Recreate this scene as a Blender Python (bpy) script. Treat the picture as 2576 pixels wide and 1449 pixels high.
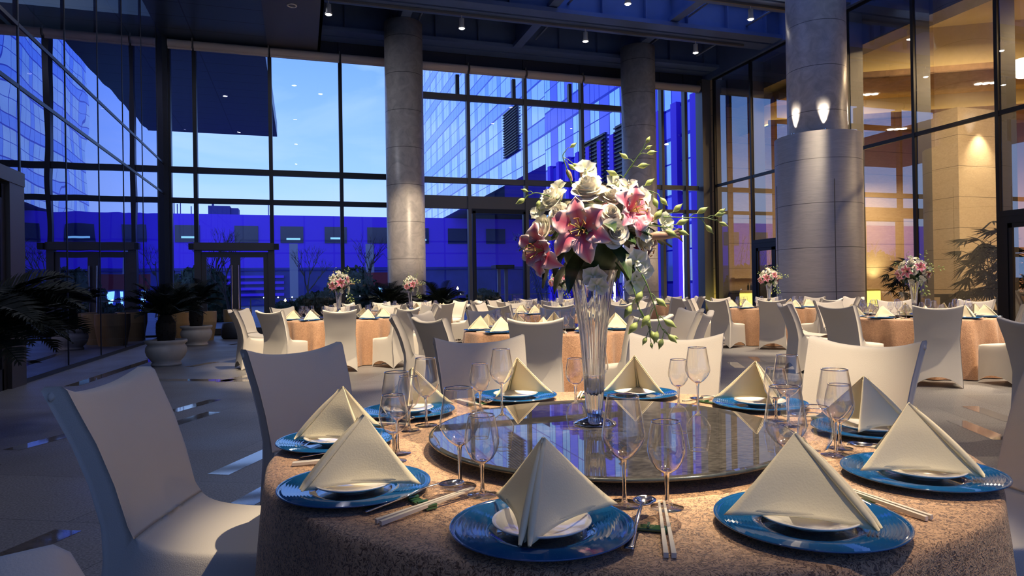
import bpy, bmesh, math, random
from mathutils import Vector, Matrix, Euler, noise
PI = math.pi
random.seed(7)
sc = bpy.context.scene
for o in list(bpy.data.objects): bpy.data.objects.remove(o)
col = sc.collection

# ------------------------------------------------------------------ camera
CAM_H = 1.22
FPX = 1690.0
yaw = math.atan(533 / 1690.0); pit = math.atan(5 / 1690.0); ro = .0159
Fh = Vector((math.sin(yaw), math.cos(yaw), 0)); ZZ = Vector((0, 0, 1)); RR = Fh.cross(ZZ)
FW = Fh * math.cos(pit) + ZZ * math.sin(pit); UU = RR.cross(FW)
cx = RR * math.cos(ro) - UU * math.sin(ro); cy = RR * math.sin(ro) + UU * math.cos(ro)
cam = bpy.data.cameras.new('camera'); camo = bpy.data.objects.new('camera', cam); col.objects.link(camo)
m = Matrix.Identity(4)
for i in range(3):
    m[i][0] = cx[i]; m[i][1] = cy[i]; m[i][2] = -FW[i]
m[0][3], m[1][3], m[2][3] = 0, 0, CAM_H
camo.matrix_world = m
cam.sensor_width = 36; cam.sensor_fit = 'HORIZONTAL'; cam.lens = 36 * FPX / 2576
cam.clip_start = .02; cam.clip_end = 2000
sc.camera = camo

# ------------------------------------------------------------------ view, cycles
sc.view_settings.view_transform = 'Standard'; sc.view_settings.look = 'None'
sc.view_settings.exposure = 0.5; sc.view_settings.gamma = 1; sc.view_settings.use_curve_mapping = False
cyc = sc.cycles
cyc.use_denoising = True; cyc.max_bounces = 10; cyc.diffuse_bounces = 4; cyc.glossy_bounces = 6
cyc.transmission_bounces = 8; cyc.transparent_max_bounces = 40; cyc.caustics_reflective = False
cyc.caustics_refractive = False; cyc.sample_clamp_indirect = 6.0; cyc.use_light_tree = True

# ------------------------------------------------------------------ dusk sky
w = bpy.data.worlds.new('dusk'); sc.world = w; w.use_nodes = True
nt = w.node_tree; N = nt.nodes; L = nt.links; N.clear()
out = N.new('ShaderNodeOutputWorld'); bg = N.new('ShaderNodeBackground'); tc = N.new('ShaderNodeTexCoord')
sep = N.new('ShaderNodeSeparateXYZ'); L.new(tc.outputs['Generated'], sep.inputs[0])
rmp = N.new('ShaderNodeValToRGB'); L.new(sep.outputs['Z'], rmp.inputs[0])
e = rmp.color_ramp.elements
e[0].position = 0.0; e[0].color = (.42, .60, 1.0, 1)
e[1].position = 1.0; e[1].color = (.13, .23, .98, 1)
for p, c in ((.08, (.44, .63, 1.0, 1)), (.16, (.30, .52, 1.0, 1)), (.32, (.17, .36, 1.0, 1)), (.55, (.14, .28, 1.0, 1))):
    x = e.new(p); x.color = c
mp = N.new('ShaderNodeMapping'); mp.inputs['Scale'].default_value = (2.2, 2.2, 6.5)
L.new(tc.outputs['Generated'], mp.inputs[0])
nz = N.new('ShaderNodeTexNoise'); nz.inputs['Scale'].default_value = 1.7; nz.inputs['Detail'].default_value = 7
nz.inputs['Roughness'].default_value = .55; nz.inputs['Distortion'].default_value = .6
L.new(mp.outputs[0], nz.inputs['Vector'])
cr = N.new('ShaderNodeValToRGB'); cr.color_ramp.elements[0].position = .43; cr.color_ramp.elements[1].position = .66
L.new(nz.outputs['Fac'], cr.inputs[0])
mul = N.new('ShaderNodeMath'); mul.operation = 'MULTIPLY'; mul.inputs[1].default_value = .75
L.new(cr.outputs[0], mul.inputs[0])
mx = N.new('ShaderNodeMixRGB'); L.new(mul.outputs[0], mx.inputs[0]); L.new(rmp.outputs[0], mx.inputs[1])
mx.inputs[2].default_value = (.40, .58, .98, 1)
L.new(mx.outputs[0], bg.inputs[0]); bg.inputs[1].default_value = 1.0
L.new(bg.outputs[0], out.inputs[0])

# ------------------------------------------------------------------ lamps above the hall: one spot per track light
SPOT_Z = 8.62
SPOTS = []          # (x, y, watts)
for yy in (18.3, 15.6, 12.4, 9.2, 6.0, 2.9, -.2):
    for xx in (.82, 4.42, 8.18, 11.93):
        if yy > 15 and yy < 16 and xx < 8: continue
        SPOTS.append((xx, yy))
def light(name, kind, loc, aim, watts, color, **k):
    d = bpy.data.lights.new(name, kind); d.energy = watts; d.color = color
    for a, b in k.items(): setattr(d, a, b)
    o = bpy.data.objects.new(name, d); col.objects.link(o); o.location = loc
    if aim is not None:
        o.rotation_euler = (Vector(aim) - Vector(loc)).to_track_quat('-Z', 'Y').to_euler()
    return o
WARM = (1.0, .80, .56)
# aimed at the tables
AIMS = {(.82, 18.3): ((2.5, 16.3, .8), 1600, 34), (4.42, 18.3): ((3.4, 16.3, .8), 1500, 40), (8.18, 18.3): ((7.0, 17.0, .5), 900, 40),
        (8.18, 15.6): ((6.0, 16.6, .8), 1500, 40), (11.93, 15.6): ((9.6, 16.6, .8), 1500, 40),
        (.82, 12.4): ((2.3, 15.6, .8), 2000, 34), (4.42, 12.4): ((4.8, 12.0, .8), 1500, 34), (8.18, 12.4): ((9.3, 12.6, .8), 1200, 30), (11.93, 12.4): ((9.7, 12.0, .8), 1600, 34),
        (.82, 9.2): ((.65, 12.1, .8), 2200, 30), (4.42, 9.2): ((4.6, 11.5, .8), 2200, 34), (8.18, 9.2): ((9.3, 11.2, .6), 2200, 34), (11.93, 9.2): ((9.5, 8.2, .5), 1200, 40),
        (.82, 6.0): ((.7, 10.3, .5), 3000, 26), (4.42, 6.0): ((1.25, 2.15, .8), 3600, 13.5), (8.18, 6.0): ((8.2, 7.3, .6), 1500, 30), (11.93, 6.0): ((9.0, 6.9, .5), 1500, 34),
        (.82, 2.9): ((2.2, 6.4, .7), 2600, 26), (4.42, 2.9): ((3.2, 6.0, .6), 2200, 28), (8.18, 2.9): ((7.0, 5.6, .5), 1600, 30), (11.93, 2.9): ((9.5, 5.5, .3), 700, 40),
        (.82, -.2): ((1.75, 2.85, .8), 2900, 15), (4.42, -.2): ((.95, 1.85, 1.25), 3600, 11), (8.18, -.2): ((6.0, 4.4, .3), 900, 30), (11.93, -.2): ((9.5, 3.5, .3), 500, 40)}
for (x, y) in SPOTS:
    aim, wt, ang = AIMS.get((x, y), ((x, y - .2, 0), 500, 40))
    light('track_spot_beam', 'SPOT', (x, y, SPOT_Z - .17), aim, wt * 1.0, WARM, spot_size=math.radians(ang), spot_blend=.5, shadow_soft_size=.05)

# extra beams added at some track positions to brighten columns, table and bouquet
for loc, aim, wt, ang in (((4.42, 12.4), (3.0, 19.4, 3.0), 2200, 16), ((8.18, 12.4), (10.7, 19.4, 3.0), 1800, 16), ((.82, 2.9), (.9, 2.0, .8), 420, 16), ((.82, -.2), (1.2, 1.25, .85), 1300, 9), ((.82, -.2), (.86, 1.95, 1.42), 3200, 6.5)):
    light('track_spot_beam', 'SPOT', (loc[0] + .1, loc[1], SPOT_Z - .17), aim, wt, WARM, spot_size=math.radians(ang), spot_blend=.8, shadow_soft_size=.05)
# small pale downlights in the left soffit
DOWN = [(-.1, 8.5), (-.1, 13.5), (-.1, 18.5), (-2.6, 10.5), (-2.6, 16.5), (-.1, 3.0)]
for (x, y) in DOWN:
    light('soffit_downlight_beam', 'AREA', (x, y, 8.74), (x, y, 0), 22, (.80, .82, 1.0), shape='DISK', size=.14)
# ------------------------------------------------------------------ materials
MATS = {}
def nodes(name):
    mt = bpy.data.materials.new(name); mt.use_nodes = True
    return mt, mt.node_tree, mt.node_tree.nodes['Principled BSDF']
def nn(t, typ, **k):
    n = t.nodes.new(typ)
    for a, b in k.items():
        if a in n.inputs: n.inputs[a].default_value = b
        else: setattr(n, a, b)
    return n
def coords(t, scale=(1, 1, 1), rot=(0, 0, 0), kind='Object', loc=(0, 0, 0)):
    c = t.nodes.new('ShaderNodeTexCoord'); mpn = t.nodes.new('ShaderNodeMapping')
    mpn.inputs['Scale'].default_value = scale; mpn.inputs['Rotation'].default_value = rot; mpn.inputs['Location'].default_value = loc
    t.links.new(c.outputs[kind], mpn.inputs[0]); return mpn.outputs[0]
def ramp(t, src, stops):
    r = t.nodes.new('ShaderNodeValToRGB'); el = r.color_ramp.elements
    el[0].position, el[0].color = stops[0][0], (*stops[0][1], 1); el[1].position, el[1].color = stops[-1][0], (*stops[-1][1], 1)
    for p, c in stops[1:-1]:
        q = el.new(p); q.color = (*c, 1)
    t.links.new(src, r.inputs[0]); return r.outputs[0]
def bump(t, src, bsdf, strength=.3, dist=.01):
    b = nn(t, 'ShaderNodeBump'); b.inputs['Strength'].default_value = strength; b.inputs['Distance'].default_value = dist
    t.links.new(src, b.inputs['Height']); t.links.new(b.outputs[0], bsdf.inputs['Normal'])
def plain(name, c, rough=.6, metal=0, spec=.5, noise_amt=0, nscale=8, bmp=0, bscale=60, coat=0, ior=None, sheen=0):
    mt, t, b = nodes(name)
    b.inputs['Base Color'].default_value = (*c, 1); b.inputs['Roughness'].default_value = rough
    b.inputs['Metallic'].default_value = metal; b.inputs['Specular IOR Level'].default_value = spec
    b.inputs['Coat Weight'].default_value = coat
    if sheen: b.inputs['Sheen Weight'].default_value = sheen
    if ior: b.inputs['IOR'].default_value = ior
    if noise_amt:
        n = nn(t, 'ShaderNodeTexNoise', Scale=nscale, Detail=4.0); t.links.new(coords(t), n.inputs['Vector'])
        o = ramp(t, n.outputs['Fac'], [(.25, tuple(v * (1 - noise_amt) for v in c)), (.75, tuple(min(1, v * (1 + noise_amt)) for v in c))])
        t.links.new(o, b.inputs['Base Color'])
    if bmp:
        n = nn(t, 'ShaderNodeTexNoise', Scale=bscale, Detail=3.0); t.links.new(coords(t), n.inputs['Vector'])
        bump(t, n.outputs['Fac'], b, bmp, .004)
    MATS[name] = mt; return mt
def emis(name, c, s):
    mt, t, b = nodes(name); t.nodes.remove(b)
    em = nn(t, 'ShaderNodeEmission'); em.inputs[0].default_value = (*c, 1); em.inputs[1].default_value = s
    t.links.new(em.outputs[0], t.nodes['Material Output'].inputs[0]); MATS[name] = mt; return mt
def thin_glass(name, tint, ior, gloss=(1, 1, 1), edge=None, scale=1.0, wav=0, add=0.0, rough=0.0, power=5.0):
    """clear pane: straight-through light plus a Fresnel mirror reflection"""
    mt, t, b = nodes(name); t.nodes.remove(b)
    tr = nn(t, 'ShaderNodeBsdfTransparent'); tr.inputs[0].default_value = (*tint, 1)
    gl = nn(t, 'ShaderNodeBsdfGlossy'); gl.inputs['Roughness'].default_value = rough; gl.inputs[0].default_value = (*gloss, 1)
    f0 = ((ior - 1) / (ior + 1)) ** 2
    fa = nn(t, 'ShaderNodeLayerWeight'); fa.inputs['Blend'].default_value = .5
    pw = nn(t, 'ShaderNodeMath', operation='POWER'); pw.inputs[1].default_value = power; t.links.new(fa.outputs['Facing'], pw.inputs[0])
    sk = nn(t, 'ShaderNodeMath', operation='MULTIPLY_ADD'); sk.inputs[1].default_value = 1 - f0; sk.inputs[2].default_value = f0; t.links.new(pw.outputs[0], sk.inputs[0])
    fac = sk.outputs[0]
    ma = nn(t, 'ShaderNodeMath', operation='MULTIPLY_ADD', use_clamp=True); ma.inputs[1].default_value = scale; ma.inputs[2].default_value = add
    t.links.new(fac, ma.inputs[0]); fac = ma.outputs[0]
    if edge:
        lw = nn(t, 'ShaderNodeLayerWeight'); lw.inputs['Blend'].default_value = .35
        o = ramp(t, lw.outputs['Facing'], [(.35, tint), (.9, edge)]); t.links.new(o, tr.inputs[0])
    if wav:
        n = nn(t, 'ShaderNodeTexNoise', Scale=.55, Detail=1.0); t.links.new(coords(t), n.inputs['Vector'])
        bp = nn(t, 'ShaderNodeBump'); bp.inputs['Strength'].default_value = wav; bp.inputs['Distance'].default_value = .05
        t.links.new(n.outputs['Fac'], bp.inputs['Height']); t.links.new(bp.outputs[0], gl.inputs['Normal'])
    mxs = nn(t, 'ShaderNodeMixShader'); t.links.new(fac, mxs.inputs[0]); t.links.new(tr.outputs[0], mxs.inputs[1]); t.links.new(gl.outputs[0], mxs.inputs[2])
    t.links.new(mxs.outputs[0], t.nodes['Material Output'].inputs[0]); MATS[name] = mt; return mt

plain('fabric', (.68, .63, .54), .85, noise_amt=.03, nscale=3, bmp=.25, bscale=350, sheen=.3)
plain('leg_black', (.02, .02, .02), .4)
plain('napkin', (.93, .82, .54), .8, noise_amt=.02, bmp=.12, bscale=260)
plain('china', (.86, .84, .80), .12, coat=.6)
plain('steel', (.62, .62, .64), .12, metal=1)
plain('chopstick', (.72, .66, .54), .45)
plain('rest_glass', (.05, .14, .06), .08, coat=.8)
plain('frame_dark', (.018, .017, .018), .35, metal=.3)
plain('frame_brown', (.10, .085, .075), .4, metal=.5)
plain('frame_grey', (.16, .155, .15), .45, metal=.4)
plain('blind', (.62, .54, .50), .7)
plain('beam', (.09, .15, .34), .5, noise_amt=.12, nscale=1.5)
plain('deck', (.03, .035, .06), .8)
plain('pipe', (.12, .16, .24), .35)
plain('lamp_white', (.75, .74, .70), .35)
plain('trunk', (.02, .018, .014), .9, bmp=.8, bscale=40)
plain('bark', (.05, .04, .035), .9)
plain('urn', (.62, .58, .50), .7, noise_amt=.12, nscale=5, bmp=.3, bscale=30)
plain('tan', (.55, .36, .15), .6, noise_amt=.05)
plain('charcoal', (.03, .035, .045), .5)
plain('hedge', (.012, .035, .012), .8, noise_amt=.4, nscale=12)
plain('stem', (.12, .22, .05), .5)
plain('bud', (.42, .52, .16), .5, noise_amt=.15, nscale=40)
plain('stamen', (.62, .55, .18), .5)
plain('anther', (.30, .12, .02), .6)
plain('planter', (.06, .065, .08), .6)
plain('paving', (.10, .11, .15), .6, noise_amt=.25, nscale=.4)
plain('roof_unit', (.05, .04, .25), .7)
plain('low_wall', (.13, .035, 1.0), .6, noise_amt=.08, nscale=.12)  # blue of the light falling on the wall is put into its colour
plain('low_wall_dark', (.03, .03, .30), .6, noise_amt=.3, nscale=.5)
plain('dusk_window', (.02, .025, .10), .15)
plain('red_wall', (.20, .012, .02), .6)
plain('concrete_light', (.30, .30, .42), .7)
plain('louvre', (.025, .03, .10), .5)
plain('cafe_ceiling', (.72, .60, .40), .8)
plain('cafe_soffit', (.42, .27, .16), .8, noise_amt=.18, nscale=5, bmp=.4, bscale=14)
plain('cafe_side', (.46, .27, .20), .8)
plain('cafe_floor', (.25, .17, .11), .4)
plain('door_wood', (.28, .07, .03), .4)
plain('dark_wood', (.02, .016, .015), .35)
plain('behind_glass', (.05, .04, .028), .8)
plain('bottle_dark', (.02, .03, .02), .15)
emis('bulb', (1, .9, .72), 22)
emis('bulb_small', (1, .92, .78), 14)
emis('garden_lamp', (.8, .9, 1), 5)
emis('garden_warm', (1, .8, .35), 4)
emis('cove', (1, .72, .16), 3.2)
emis('lit_bar', (1, .82, .16), 1.6)
emis('shop_glow', (.25, .6, 1), 2.2)
emis('win_glow', (.25, .6, .9), .9)
emis('green_sign', (.25, .6, .05), .5)
emis('pendant', (1, .9, .7), 5)
thin_glass('pane_back', (.93, .96, 1.0), 1.38)
thin_glass('pane_front', (.42, .46, .55), 1.5)
thin_glass('pane_left', (.30, .27, .22), 2.3, gloss=(.62, .66, 1.0), scale=1.4, add=.16, wav=.12)
thin_glass('pane_right', (.90, .88, .84), 1.9, gloss=(.85, .92, 1.0), scale=1.5, add=.09)
thin_glass('wine_bowl', (.98, .98, .98), 1.75, edge=(.26, .27, .32), scale=1.5, rough=.035, power=3.2, add=.015)
thin_glass('vase_glass', (.88, .90, .94), 2.1, edge=(.22, .25, .32), scale=1.5, rough=.02, power=3.0)
thin_glass('charger_clear', (.80, .86, .90), 1.7)

def g_glass(name, c, rough=0, ior=1.5):
    mt, t, b = nodes(name); t.nodes.remove(b)
    g = nn(t, 'ShaderNodeBsdfGlass'); g.inputs[0].default_value = (*c, 1); g.inputs['Roughness'].default_value = rough; g.inputs['IOR'].default_value = ior
    t.links.new(g.outputs[0], t.nodes['Material Output'].inputs[0]); MATS[name] = mt
g_glass('solid_glass', (.96, .97, .98))

def mk_charger():
    mt, t, b = nodes('charger_blue')
    b.inputs['Base Color'].default_value = (.012, .15, .40, 1); b.inputs['Roughness'].default_value = .06
    b.inputs['IOR'].default_value = 1.7; b.inputs['Coat Weight'].default_value = .5
    v = nn(t, 'ShaderNodeTexVoronoi', Scale=260.0); t.links.new(coords(t), v.inputs['Vector'])
    o = ramp(t, v.outputs['Distance'], [(.05, (.20, .5, .6)), (.10, (.008, .085, .25))]); t.links.new(o, b.inputs['Base Color'])
    MATS['charger_blue'] = mt
mk_charger()
def mk_cloth(name, c, d, sc_=150.0):
    mt, t, b = nodes(name); b.inputs['Roughness'].default_value = .55; b.inputs['Sheen Weight'].default_value = .25
    cc = coords(t)
    n0 = nn(t, 'ShaderNodeTexNoise', Scale=sc_ * .5, Detail=2.0); t.links.new(cc, n0.inputs['Vector'])
    add = nn(t, 'ShaderNodeMixRGB'); add.inputs[0].default_value = .03; t.links.new(cc, add.inputs[1]); t.links.new(n0.outputs['Color'], add.inputs[2])
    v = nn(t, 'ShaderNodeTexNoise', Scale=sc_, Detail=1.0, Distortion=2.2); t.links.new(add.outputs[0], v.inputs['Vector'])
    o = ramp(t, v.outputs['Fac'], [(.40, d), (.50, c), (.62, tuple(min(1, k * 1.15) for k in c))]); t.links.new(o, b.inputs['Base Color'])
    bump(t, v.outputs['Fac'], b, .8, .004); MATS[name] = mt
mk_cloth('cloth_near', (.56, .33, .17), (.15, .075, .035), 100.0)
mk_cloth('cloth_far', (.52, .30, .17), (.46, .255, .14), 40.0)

def mk_floor():
    mt, t, b = nodes('floor_tile')
    cc = coords(t, rot=(0, 0, math.radians(27)))
    br = nn(t, 'ShaderNodeTexBrick', Scale=1.0); br.offset = 0.5
    br.inputs['Brick Width'].default_value = 1.2; br.inputs['Row Height'].default_value = .8
    br.inputs['Mortar Size'].default_value = .004; br.inputs['Mortar Smooth'].default_value = .1; br.inputs['Bias'].default_value = 0
    br.inputs['Color1'].default_value = (.225, .215, .205, 1); br.inputs['Color2'].default_value = (.18, .172, .165, 1); br.inputs['Mortar'].default_value = (.10, .10, .10, 1)
    t.links.new(cc, br.inputs['Vector'])
    n = nn(t, 'ShaderNodeTexNoise', Scale=90.0, Detail=3.0); t.links.new(cc, n.inputs['Vector'])
    n2 = nn(t, 'ShaderNodeTexNoise', Scale=1.1, Detail=4.0); t.links.new(cc, n2.inputs['Vector'])
    sp = ramp(t, n.outputs['Fac'], [(.35, (.55, .55, .55)), (.65, (1.35, 1.35, 1.35))])
    m1 = nn(t, 'ShaderNodeMixRGB', blend_type='MULTIPLY'); m1.inputs[0].default_value = 1; t.links.new(br.outputs['Color'], m1.inputs[1]); t.links.new(sp, m1.inputs[2])
    t.links.new(m1.outputs[0], b.inputs['Base Color'])
    r = ramp(t, n2.outputs['Fac'], [(.3, (.40, .40, .40)), (.7, (.55, .55, .55))]); t.links.new(r, b.inputs['Roughness'])
    MATS['floor_tile'] = mt
mk_floor()
plain('inlay', (.20, .18, .17), .05, ior=3.2, noise_amt=.3, nscale=12)

def mk_stone(name, c1, c2, zstep, sc_=3.0, rough=.35, streak=(1, 1, 1)):
    mt, t, b = nodes(name); b.inputs['Roughness'].default_value = rough
    n = nn(t, 'ShaderNodeTexNoise', Scale=sc_, Detail=7.0, Distortion=1.5, Roughness=.6); t.links.new(coords(t, scale=streak), n.inputs['Vector'])
    o = ramp(t, n.outputs['Fac'], [(.3, c1), (.7, c2)])
    sepn = nn(t, 'ShaderNodeSeparateXYZ'); t.links.new(coords(t), sepn.inputs[0])
    md = nn(t, 'ShaderNodeMath', operation='MODULO'); md.inputs[1].default_value = zstep; t.links.new(sepn.outputs['Z'], md.inputs[0])
    gt = nn(t, 'ShaderNodeMath', operation='LESS_THAN'); gt.inputs[1].default_value = .014; t.links.new(md.outputs[0], gt.inputs[0])
    mm = nn(t, 'ShaderNodeMixRGB'); t.links.new(gt.outputs[0], mm.inputs[0]); t.links.new(o, mm.inputs[1]); mm.inputs[2].default_value = (*[k * .25 for k in c1], 1)
    t.links.new(mm.outputs[0], b.inputs['Base Color']); MATS[name] = mt
mk_stone('stone_column', (.36, .33, .31), (.58, .53, .49), 1.08)
mk_stone('stone_base', (.40, .37, .34), (.52, .48, .44), 1.05, 2.2, .5, (1, 1, 9))
mk_stone('cafe_stone', (.56, .44, .30), (.66, .53, .37), .95, 3.0, .7, (1, 1, 5))
mk_stone('cafe_pier', (.62, .50, .34), (.76, .64, .46), 1.0, 6.0, .8, (1, 1, 2))

def mk_soffit():
    mt, t, b = nodes('soffit_panel'); b.inputs['Roughness'].default_value = .32
    sp = nn(t, 'ShaderNodeSeparateXYZ'); t.links.new(coords(t), sp.inputs[0])
    outs = []
    for ax, st in (('X', 2.1), ('Y', .95)):
        a = nn(t, 'ShaderNodeMath', operation='ADD'); a.inputs[1].default_value = 210.8; t.links.new(sp.outputs[ax], a.inputs[0])
        md = nn(t, 'ShaderNodeMath', operation='MODULO'); md.inputs[1].default_value = st; t.links.new(a.outputs[0], md.inputs[0])
        lt = nn(t, 'ShaderNodeMath', operation='LESS_THAN'); lt.inputs[1].default_value = .035; t.links.new(md.outputs[0], lt.inputs[0]); outs.append(lt)
    mxx = nn(t, 'ShaderNodeMath', operation='MAXIMUM'); t.links.new(outs[0].outputs[0], mxx.inputs[0]); t.links.new(outs[1].outputs[0], mxx.inputs[1])
    mm = nn(t, 'ShaderNodeMixRGB'); t.links.new(mxx.outputs[0], mm.inputs[0]); mm.inputs[1].default_value = (.05, .075, .11, 1); mm.inputs[2].default_value = (.008, .01, .015, 1)
    t.links.new(mm.outputs[0], b.inputs['Base Color']); MATS['soffit_panel'] = mt
mk_soffit()

def mk_tower(name, glass, fin, line, py, fy, pz, bz, ph=0, gloss=.5):
    """curtain-wall facade in a vertical plane: bright panes, flush fins, spandrel bands, dark joints"""
    mt, t, b = nodes(name); b.inputs['Roughness'].default_value = .06; b.inputs['Metallic'].default_value = .7
    sp = nn(t, 'ShaderNodeSeparateXYZ'); t.links.new(coords(t), sp.inputs[0])
    def mod(ax, step, off):
        a = nn(t, 'ShaderNodeMath', operation='ADD'); a.inputs[1].default_value = 50 * step + off; t.links.new(sp.outputs[ax], a.inputs[0])
        md = nn(t, 'ShaderNodeMath', operation='MODULO'); md.inputs[1].default_value = step; t.links.new(a.outputs[0], md.inputs[0]); return md.outputs[0]
    def lt(s, v):
        q = nn(t, 'ShaderNodeMath', operation='LESS_THAN'); q.inputs[1].default_value = v; t.links.new(s, q.inputs[0]); return q.outputs[0]
    def mxn(a, c):
        q = nn(t, 'ShaderNodeMath', operation='MAXIMUM'); t.links.new(a, q.inputs[0]); t.links.new(c, q.inputs[1]); return q.outputs[0]
    yv, zv = mod('Y', py, ph), mod('Z', pz, 0)
    finm = mxn(lt(yv, fy), lt(zv, bz))
    z2 = mod('Z', pz, -bz); y2 = mod('Y', py, ph - fy); 
    lines = mxn(mxn(mxn(lt(yv, .10), lt(zv, .16)), mxn(lt(z2, .12), lt(y2, .08))), mxn(lt(mod('Z', pz, -bz - 1.5), .07), lt(mod('Y', py, ph - fy - (py - fy) * .5), .06)))
    n = nn(t, 'ShaderNodeTexNoise', Scale=.25, Detail=2.0); t.links.new(coords(t), n.inputs['Vector'])
    gcol = ramp(t, n.outputs['Fac'], [(.3, tuple(k * .85 for k in glass)), (.7, tuple(min(1, k * 1.1) for k in glass))])
    m1 = nn(t, 'ShaderNodeMixRGB'); t.links.new(finm, m1.inputs[0]); t.links.new(gcol, m1.inputs[1]); m1.inputs[2].default_value = (*fin, 1)
    m2 = nn(t, 'ShaderNodeMixRGB'); t.links.new(lines, m2.inputs[0]); t.links.new(m1.outputs[0], m2.inputs[1]); m2.inputs[2].default_value = (*line, 1)
    t.links.new(m2.outputs[0], b.inputs['Base Color']); MATS[name] = mt
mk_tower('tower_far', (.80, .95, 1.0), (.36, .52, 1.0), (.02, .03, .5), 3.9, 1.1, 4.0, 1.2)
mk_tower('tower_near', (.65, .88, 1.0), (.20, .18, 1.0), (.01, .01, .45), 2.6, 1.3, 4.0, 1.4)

def mk_petal(name, center, mid, edge, rough=.55):
    mt, t, b = nodes(name); b.inputs['Roughness'].default_value = rough; b.inputs['Specular IOR Level'].default_value = .25
    c = t.nodes.new('ShaderNodeTexCoord'); sp = nn(t, 'ShaderNodeSeparateXYZ'); t.links.new(c.outputs['UV'], sp.inputs[0])
    s1 = nn(t, 'ShaderNodeMath', operation='SUBTRACT'); s1.inputs[1].default_value = .5; t.links.new(sp.outputs['X'], s1.inputs[0])
    ab = nn(t, 'ShaderNodeMath', operation='ABSOLUTE'); t.links.new(s1.outputs[0], ab.inputs[0])
    v2 = nn(t, 'ShaderNodeMath', operation='MULTIPLY'); v2.inputs[1].default_value = .22; t.links.new(sp.outputs['Y'], v2.inputs[0])
    ad = nn(t, 'ShaderNodeMath', operation='ADD'); t.links.new(ab.outputs[0], ad.inputs[0]); t.links.new(v2.outputs[0], ad.inputs[1])
    o = ramp(t, ad.outputs[0], [(.03, center), (.30, mid), (.62, edge)]); t.links.new(o, b.inputs['Base Color'])
    MATS[name] = mt
mk_petal('lily_petal', (.74, .07, .17), (.84, .27, .36), (.92, .78, .76))
mk_petal('rose_petal', (.84, .78, .60), (.86, .82, .68), (.88, .86, .78))
mk_petal('orchid_petal', (.62, .66, .34), (.84, .84, .68), (.88, .87, .80))
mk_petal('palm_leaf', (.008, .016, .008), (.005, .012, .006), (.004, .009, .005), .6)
def mk_leaf():
    mt, t, b = nodes('leaf'); b.inputs['Roughness'].default_value = .35
    n = nn(t, 'ShaderNodeTexNoise', Scale=25.0, Detail=3.0); t.links.new(coords(t), n.inputs['Vector'])
    o = ramp(t, n.outputs['Fac'], [(.3, (.012, .035, .010)), (.7, (.05, .10, .03))]); t.links.new(o, b.inputs['Base Color'])
    MATS['leaf'] = mt
mk_leaf()
def mk_turn():
    mt, t, b = nodes('turn_glass'); b.inputs['Roughness'].default_value = .015; b.inputs['IOR'].default_value = 2.4
    n = nn(t, 'ShaderNodeTexNoise', Scale=60.0, Detail=4.0); t.links.new(coords(t, scale=(1, 3, 1)), n.inputs['Vector'])
    o = ramp(t, n.outputs['Fac'], [(.35, (.035, .033, .032)), (.7, (.085, .08, .075))]); t.links.new(o, b.inputs['Base Color'])
    MATS['turn_glass'] = mt
mk_turn()
plain('turn_edge', (.05, .06, .06), .15)

# ------------------------------------------------------------------ builders
def place(o, parent):
    col.objects.link(o)
    if parent is not None: o.parent = parent
def obj(name, verts, faces, mat, parent=None, smooth=False, uvs=None, sub=0, solid=0, weld=False, mats=None, midx=None):
    me = bpy.data.meshes.new(name); me.from_pydata([tuple(v) for v in verts], [], faces)
    if uvs is not None:
        ul = me.uv_layers.new(name='uv')
        for lp in me.loops: ul.data[lp.index].uv = uvs[lp.vertex_index]
    if weld:
        bm = bmesh.new(); bm.from_mesh(me); bmesh.ops.remove_doubles(bm, verts=bm.verts, dist=1e-5)
        bmesh.ops.recalc_face_normals(bm, faces=bm.faces); bm.to_mesh(me); bm.free()
    for mn in (mats or [mat]): me.materials.append(MATS[mn])
    if midx:
        for p, k in zip(me.polygons, midx): p.material_index = k
    if smooth:
        for p in me.polygons: p.use_smooth = True
    o = bpy.data.objects.new(name, me); place(o, parent)
    if solid:
        md = o.modifiers.new('s', 'SOLIDIFY'); md.thickness = solid; md.offset = 0
    if sub:
        md = o.modifiers.new('b', 'SUBSURF'); md.levels = sub; md.render_levels = sub
    return o
def empty(name, label=None, cat=None, group=None, loc=(0, 0, 0), rz=0, parent=None):
    o = bpy.data.objects.new(name, None); o.empty_display_size = .1; place(o, parent); o.location = loc; o.rotation_euler = (0, 0, rz)
    tag(o, label, cat, group); return o
def tag(o, label=None, cat=None, group=None, kind=None):
    for k, v in (('label', label), ('category', cat), ('group', group), ('kind', kind)):
        if v: o[k] = v
    return o
def dup(o, parent=None, loc=None, rz=None):
    c = o.copy(); col.objects.link(c); c.parent = parent
    for k in list(o.children): dup(k, c)
    if loc is not None: c.location = loc
    if rz is not None: c.rotation_euler = (0, 0, rz)
    return c
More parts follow.
